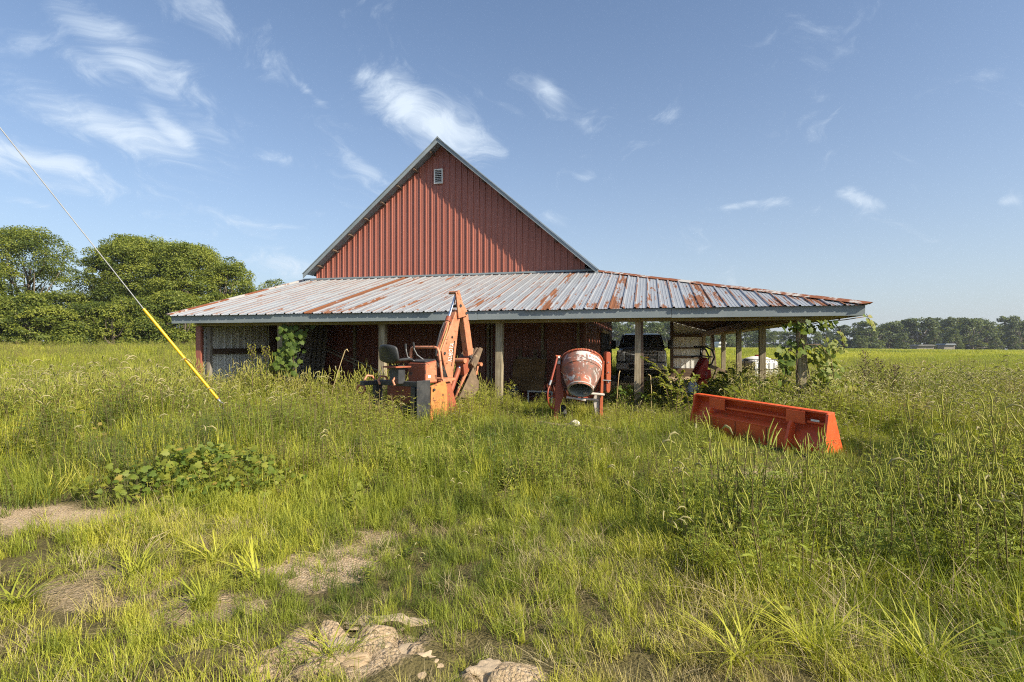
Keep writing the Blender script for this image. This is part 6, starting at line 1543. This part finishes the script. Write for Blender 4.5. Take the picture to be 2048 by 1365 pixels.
# low vine patch in the left foreground
L = Leafy(903); r = L.r
for i in range(760):
    a = r.random() * 6.28; q = r.random() ** .6; x = -3.05 + .85 * q * math.cos(a) + .15 * r.normal(); y = 5.55 + .6 * q * math.sin(a); z = float(ground_z(x, y)) + .06 + .34 * (1 - q * q) * r.random() ** .6 + .05 * r.random()
    L.heart((x, y, z), (r.normal(), r.normal() - .3, -.15), np.array([.35, -.6, .8]) + r.normal(size=3) * .6, .058 * (.6 + .7 * r.random()), .48 + r.normal() * .14 + (.3 if r.random() < .05 else 0))
for k in range(12):
    a = r.random() * 6.28; L.st.tube([(-3.05, 5.5, float(ground_z(-3.05, 5.5)) - .02), (-3.05 + .4 * math.cos(a), 5.5 + .25 * math.sin(a), .14), (-3.05 + .75 * math.cos(a), 5.5 + .45 * math.sin(a), .10)], .003, 5)
L.finish('vine_patch', (-3.05, 5.45, float(ground_z(-3.05, 5.45))), 'low sprawling patch of lobed yellow green vine leaves beside the sandy strip', 'vine')
# arching shrubs before the truck
def arching(name, seed, base, tips, label, leafL, tint, nleaf=48, D=10.0):
    L = Leafy(seed); r = L.r; b = at(*base, D); b.z = 0.05
    for tx, ty, dd in tips:
        t = at(tx, ty, D + dd); m = b.lerp(t, .55) + Vector((0, 0, .22 + .1 * r.random())); pts = [b, b.lerp(m, .5) + Vector((0, 0, .06)), m, m.lerp(t, .55) + Vector((0, 0, .05)), t]
        L.st.tube(pts, [.010, .008, .006, .004, .002], 5)
        for i in range(nleaf):
            f = (.2 + .8 * i / nleaf) * (len(pts) - 1); k = min(int(f), len(pts) - 2); p = pts[k].lerp(pts[k + 1], f - k); dv = (pts[k + 1] - pts[k]).normalized(); sd = dv.cross(Vector((0, 0, 1))).normalized() * (1 if i % 2 else -1)
            L.plain(p, np.array(sd * .8 + dv * .6) + r.normal(size=3) * .25, np.array([.2, -.3, 1.0]) + r.normal(size=3) * .3, leafL * (.7 + .5 * r.random()), leafL * .5, tint + r.normal() * .12)
    L.finish(name, (b.x, b.y, 0.0), label, 'shrub')
arching('arching_shrub', 911, (1385, 800), ((1284, 716, -.1), (1300, 735, .1), (1345, 740, 0), (1392, 752, -.2), (1355, 765, -.2), (1320, 770, -.3), (1410, 770, .1)), 'shrub with long arching sprays of yellow green leaves before the truck', .085, .58)
arching('leafy_shrub', 912, (1350, 800), ((1310, 755, -.2), (1330, 735, .2), (1368, 742, -.1), (1385, 760, -.2), (1360, 780, -.3), (1300, 790, -.2), (1335, 775, -.3)), 'dense low shrub with small bright leaves left of the red tiller', .075, .62, 40, 9.7)
arching('dark_shrub', 913, (1250, 800), ((1235, 778, .2), (1262, 780, 0), (1225, 790, 0), (1275, 785, .2), (1290, 795, -.1), (1245, 785, -.2), (1310, 800, 0)), 'dark leafy shrub between the mixer and the truck post', .085, .28, 40, 10.3)
arching('post_foot_shrub', 914, (1690, 810), ((1655, 770, 0), (1690, 765, .2), (1720, 775, 0), (1735, 790, .1), (1665, 790, -.2), (1705, 790, -.3), (1750, 770, .4)), 'bright bushy shrub right of the vine covered corner post', .09, .60, 46, 10.2)
arching('bucket_side_shrub', 915, (1560, 830), ((1530, 800, 0), (1550, 795, .2), (1580, 800, 0), (1600, 810, .1), (1510, 805, .3), (1535, 810, -.2), (1620, 812, .2)), 'leafy weeds bush between the loader bucket and the side posts', .08, .52, 46, 9.0)
arching('side_bush', 916, (1470, 800), ((1440, 745, 0), (1462, 738, .2), (1490, 742, 0), (1505, 755, .1), (1450, 770, -.3), (1480, 765, -.2), (1425, 765, .2), (1510, 775, -.2)), 'leafy bush crowding the feet of the second and third side posts', .10, .50, 56, 12.6)
arching('side_bush', 917, (1555, 815), ((1535, 760, 0), (1560, 752, .2), (1580, 765, 0), (1520, 775, .1), (1550, 780, -.3), (1590, 785, -.2)), 'leafy bush between the corner post and the next side post', .09, .42, 50, 11.0)
# tall weeds, seed stalks, sapling
def stalk(name, seed, base, D, top, label, kind, cat='weed'):
    L = Leafy(seed); r = L.r; b = at(*base, D); b.z = float(ground_z(b.x, b.y)); t = at(*top, D)
    pts = [b, b.lerp(t, .5) + jit(r, .02), t]; L.st.tube(pts, [.009, .007, .003], 5)
    P = lambda f: pts[0].lerp(pts[1], f * 2) if f < .5 else pts[1].lerp(pts[2], f * 2 - 1)
    if kind == 'seedy':
        for i in range(26):
            f = .3 + .7 * i / 26; az = i * 2.4; ln = .30 * (1.15 - f) + .08; p = P(f); e = p + Vector((math.cos(az) * ln * .7, math.sin(az) * ln * .7, ln * .75)); L.st.tube([p, p.lerp(e, .6) + Vector((0, 0, -.02)), e], [.004, .003, .0015], 4)
            for k in range(9): q = p.lerp(e, .35 + .65 * k / 9) + jit(r, .012); L.plain(q, r.normal(size=3), r.normal(size=3), .035, .022, .1 + .2 * r.random())
        L.finish(name, b, label, cat, 'seedhead', 'seedstem')
    elif kind == 'narrow':
        for i in range(70):
            f = .15 + .85 * i / 70; az = i * 2.4; L.plain(P(f), (math.cos(az), math.sin(az), .7), (0, 0, 1.0), .16 * (1.2 - f) + .03, .022, .45 + r.normal() * .1)
        for i in range(26):
            az = i * 2.4; p = P(.82 + .18 * i / 26); e = p + Vector((math.cos(az) * .07, math.sin(az) * .07, .10)); L.st.tube([p, e], [.003, .0015], 4); L.plain(e, (0, 0, 1), (1, 0, 0), .03, .025, .75); L.plain(e, (0, 0.3, 1), (0, 1, 0), .03, .025, .7)
        L.finish(name, b, label, cat)
    else:
        for i in range(40):
            f = .2 + .8 * i / 40; az = i * 2.4; L.plain(P(f), (math.cos(az), math.sin(az), .2), (0, 0, 1.0), .15 * (1.25 - f * .7), .055, .40 + r.normal() * .1)
        L.finish(name, b, label, cat)
M['seedhead'] = m_leaf('brown_seed', (0.06, 0.04, 0.025), (0.11, 0.07, 0.04), (0.15, 0.10, 0.05), 0.1, False)
M['seedstem'] = m_wood('brown_stalk', (0.13, 0.085, 0.05), (0.07, 0.045, 0.03), 'Z')
stalk('seeded_weed', 921, (1728, 790), 12.5, (1731, 706), 'tall brown seeded weed stalk, left one by the fallen pole', 'seedy')
stalk('seeded_weed', 922, (1752, 790), 12.3, (1757, 722), 'brown seeded weed stalk, middle one by the fallen pole', 'seedy')
stalk('seeded_weed', 923, (1785, 800), 12.0, (1792, 735), 'brown seeded weed stalk at the low end of the fallen pole', 'seedy')
stalk('young_sapling', 924, (1878, 790), 12.5, (1888, 740), 'young green sapling alone in the field right of the fallen pole', 'leafy', 'sapling')
stalk('tall_horseweed', 925, (507, 800), 10.8, (503, 699), 'tall green horseweed, left one before the pale wall of the left bay', 'narrow')
stalk('tall_horseweed', 926, (532, 800), 10.7, (531, 703), 'tall green horseweed, right one before the pale wall of the left bay', 'narrow')
# dry arching stalk before the dark wall
g = MB(); q = [at(650, 825, 9.9), at(668, 770, 9.9), at(682, 725, 9.9), at(690, 702, 9.9), at(694, 699, 9.9), at(697, 704, 9.9)]; q[0].z = 0.1
M['dryS'] = m_paint('straw_stalk', (0.52, 0.40, 0.20), None, 0.8, bmp=0); tag(g.tube(q, [.006, .006, .007, .010, .012, .004], 6).build('dry_stalk', M['dryS'], None, smooth=True), 'single dry arching foxtail stalk in front of the dark wall', 'weed')
for i, (q, lab) in enumerate((([(1230, 800), (1236, 770), (1238, 748), (1240, 742)], 'thin dry stalk standing left of the truck'), ([(1302, 830), (1303, 780), (1301, 752), (1296, 749)], 'dry drooping foxtail stalk right of the truck post'))):
    w = [at(a, b, 9.6) for a, b in q]; w[0].z = .1; tag(MB().tube(w, [.005, .006, .008, .007], 6).build('dry_stalk', M['dryS'], None, smooth=True), lab, 'weed')
# coarse grass tufts one can point at
def tuft(name, px, py, n, Lb, w, tint, label, seed):
    D = HC * F_PX / (py - 692); x = (px - 1024) / F_PX * D; gz = float(ground_z(x, D)); r = R_(seed); v = Veg()
    for _ in range(n): v.blade((r.normal() * .03, r.normal() * .03, 0), r.random() * 6.28, Lb * (.6 + .5 * r.random()), w * (.7 + .6 * r.random()), .35 + .5 * r.random(), .3 + .8 * r.random(), 0, 5)
    V = np.concatenate(v.V); me = bpy.data.meshes.new(name); me.from_pydata(V.tolist(), [], v.F); me.materials.append(M['grassG']); a = me.attributes.new('tint', 'FLOAT', 'POINT'); a.data.foreach_set('value', np.clip(tint + r.normal(size=len(V)) * .03, 0, 1).astype(np.float32))
    o = bpy.data.objects.new(name, me); COL.objects.link(o); o.location = (x, D, gz); tag(o, label, 'grass tuft', 'coarse grass tufts near the camera')
M['grassG'] = m_leaf('tuft_blade', GREENS['dark'], GREENS['mid'], GREENS['light'], 0.38, False, GREENS['dry'])
for i, (px, py, n, Lb, w, tn, lab) in enumerate(((268, 1150, 40, .22, .010, .52, 'large spreading grass tuft below the vine patch, left one'), (425, 1130, 30, .24, .013, .66, 'bright yellow broad bladed tuft below the vine patch'), (405, 1215, 34, .20, .013, .48, 'green broad bladed tuft on the bare sand'), (505, 1165, 26, .24, .016, .62, 'small yellow green tuft right of the bare sand'), (668, 1330, 40, .19, .007, .50, 'pale spiky rosette of grass beside the dried mud'), (40, 1200, 40, .24, .013, .42, 'grass tuft at the left picture edge'), (1630, 1330, 50, .30, .009, .62, 'glossy yellow grass tuft in the right foreground'), (1480, 1345, 50, .30, .009, .60, 'tall arching grass tuft in the right foreground'), (1850, 1350, 50, .30, .009, .64, 'bright grass tuft near the lower right corner'))):
    tuft('grass_tuft', px, py, n, Lb, w, tn, lab, 940 + i)
# dried mud clods
M['mud'] = m_paint('dried_mud', (0.43, 0.335, 0.225), (0.31, 0.23, 0.145), 0.95, scale=7, bmp=0.9)
for i, (px, py, rad, sq, lab) in enumerate(((1000, 1356, .13, (1.2, .7, .42), 'rounded dried mud clod at the bottom picture edge'), (700, 1318, .16, (1.25, .75, .30), 'largest cracked mud slab left of the wheel rut'), (815, 1330, .14, (1.0, .9, .30), 'flat mud slab right of the wheel rut'), (770, 1252, .13, (1.6, .6, .30), 'low mud ridge behind the wheel rut'))):
    D = HC * F_PX / (py - 692); x = (px - 1024) / F_PX * D; o = MB().ico((0, 0, 0), rad, 5, 0.45, 20 + i, (sq[0], sq[1], sq[2] * 0.7)).build('mud_clod', M['mud'], None, smooth=True); o.location = (x, D, float(ground_z(x, D)) - 0.005); tag(o, lab, 'mud clod', 'dried mud clods')
    for v in o.data.vertices:
        n = abs(mnoise.noise(v.co * 9.0 + Vector((i * 3.1, 0, 0)))); m_ = mnoise.noise(v.co * 26.0); v.co *= 1.0 + 0.07 * m_ - 0.14 * max(0.0, 0.14 - n) / 0.14 * (1 if v.co.z > 0 else 0)
# ------------------------------------------------------------------ summer haze in the air
hz = MB().box2((-430, -130, -6), (430, 820, 16)); haze = bpy.data.objects.new('haze', hz.mesh('haze', []))
COL.objects.link(haze); tag(haze, 'thin pale summer haze over the field', None, None, 'stuff')
m = bpy.data.materials.new('thin_haze'); m.use_nodes = True; t = NT(m.node_tree); t.n.clear()
out = t.add('ShaderNodeOutputMaterial'); pv = t.add('ShaderNodeVolumePrincipled'); pv.inputs['Color'].default_value = (0.80, 0.87, 1.0, 1); pv.inputs['Density'].default_value = 0.00028; pv.inputs['Anisotropy'].default_value = 0.2
t.link(pv.outputs[0], out.inputs['Volume']); haze.data.materials.append(m)
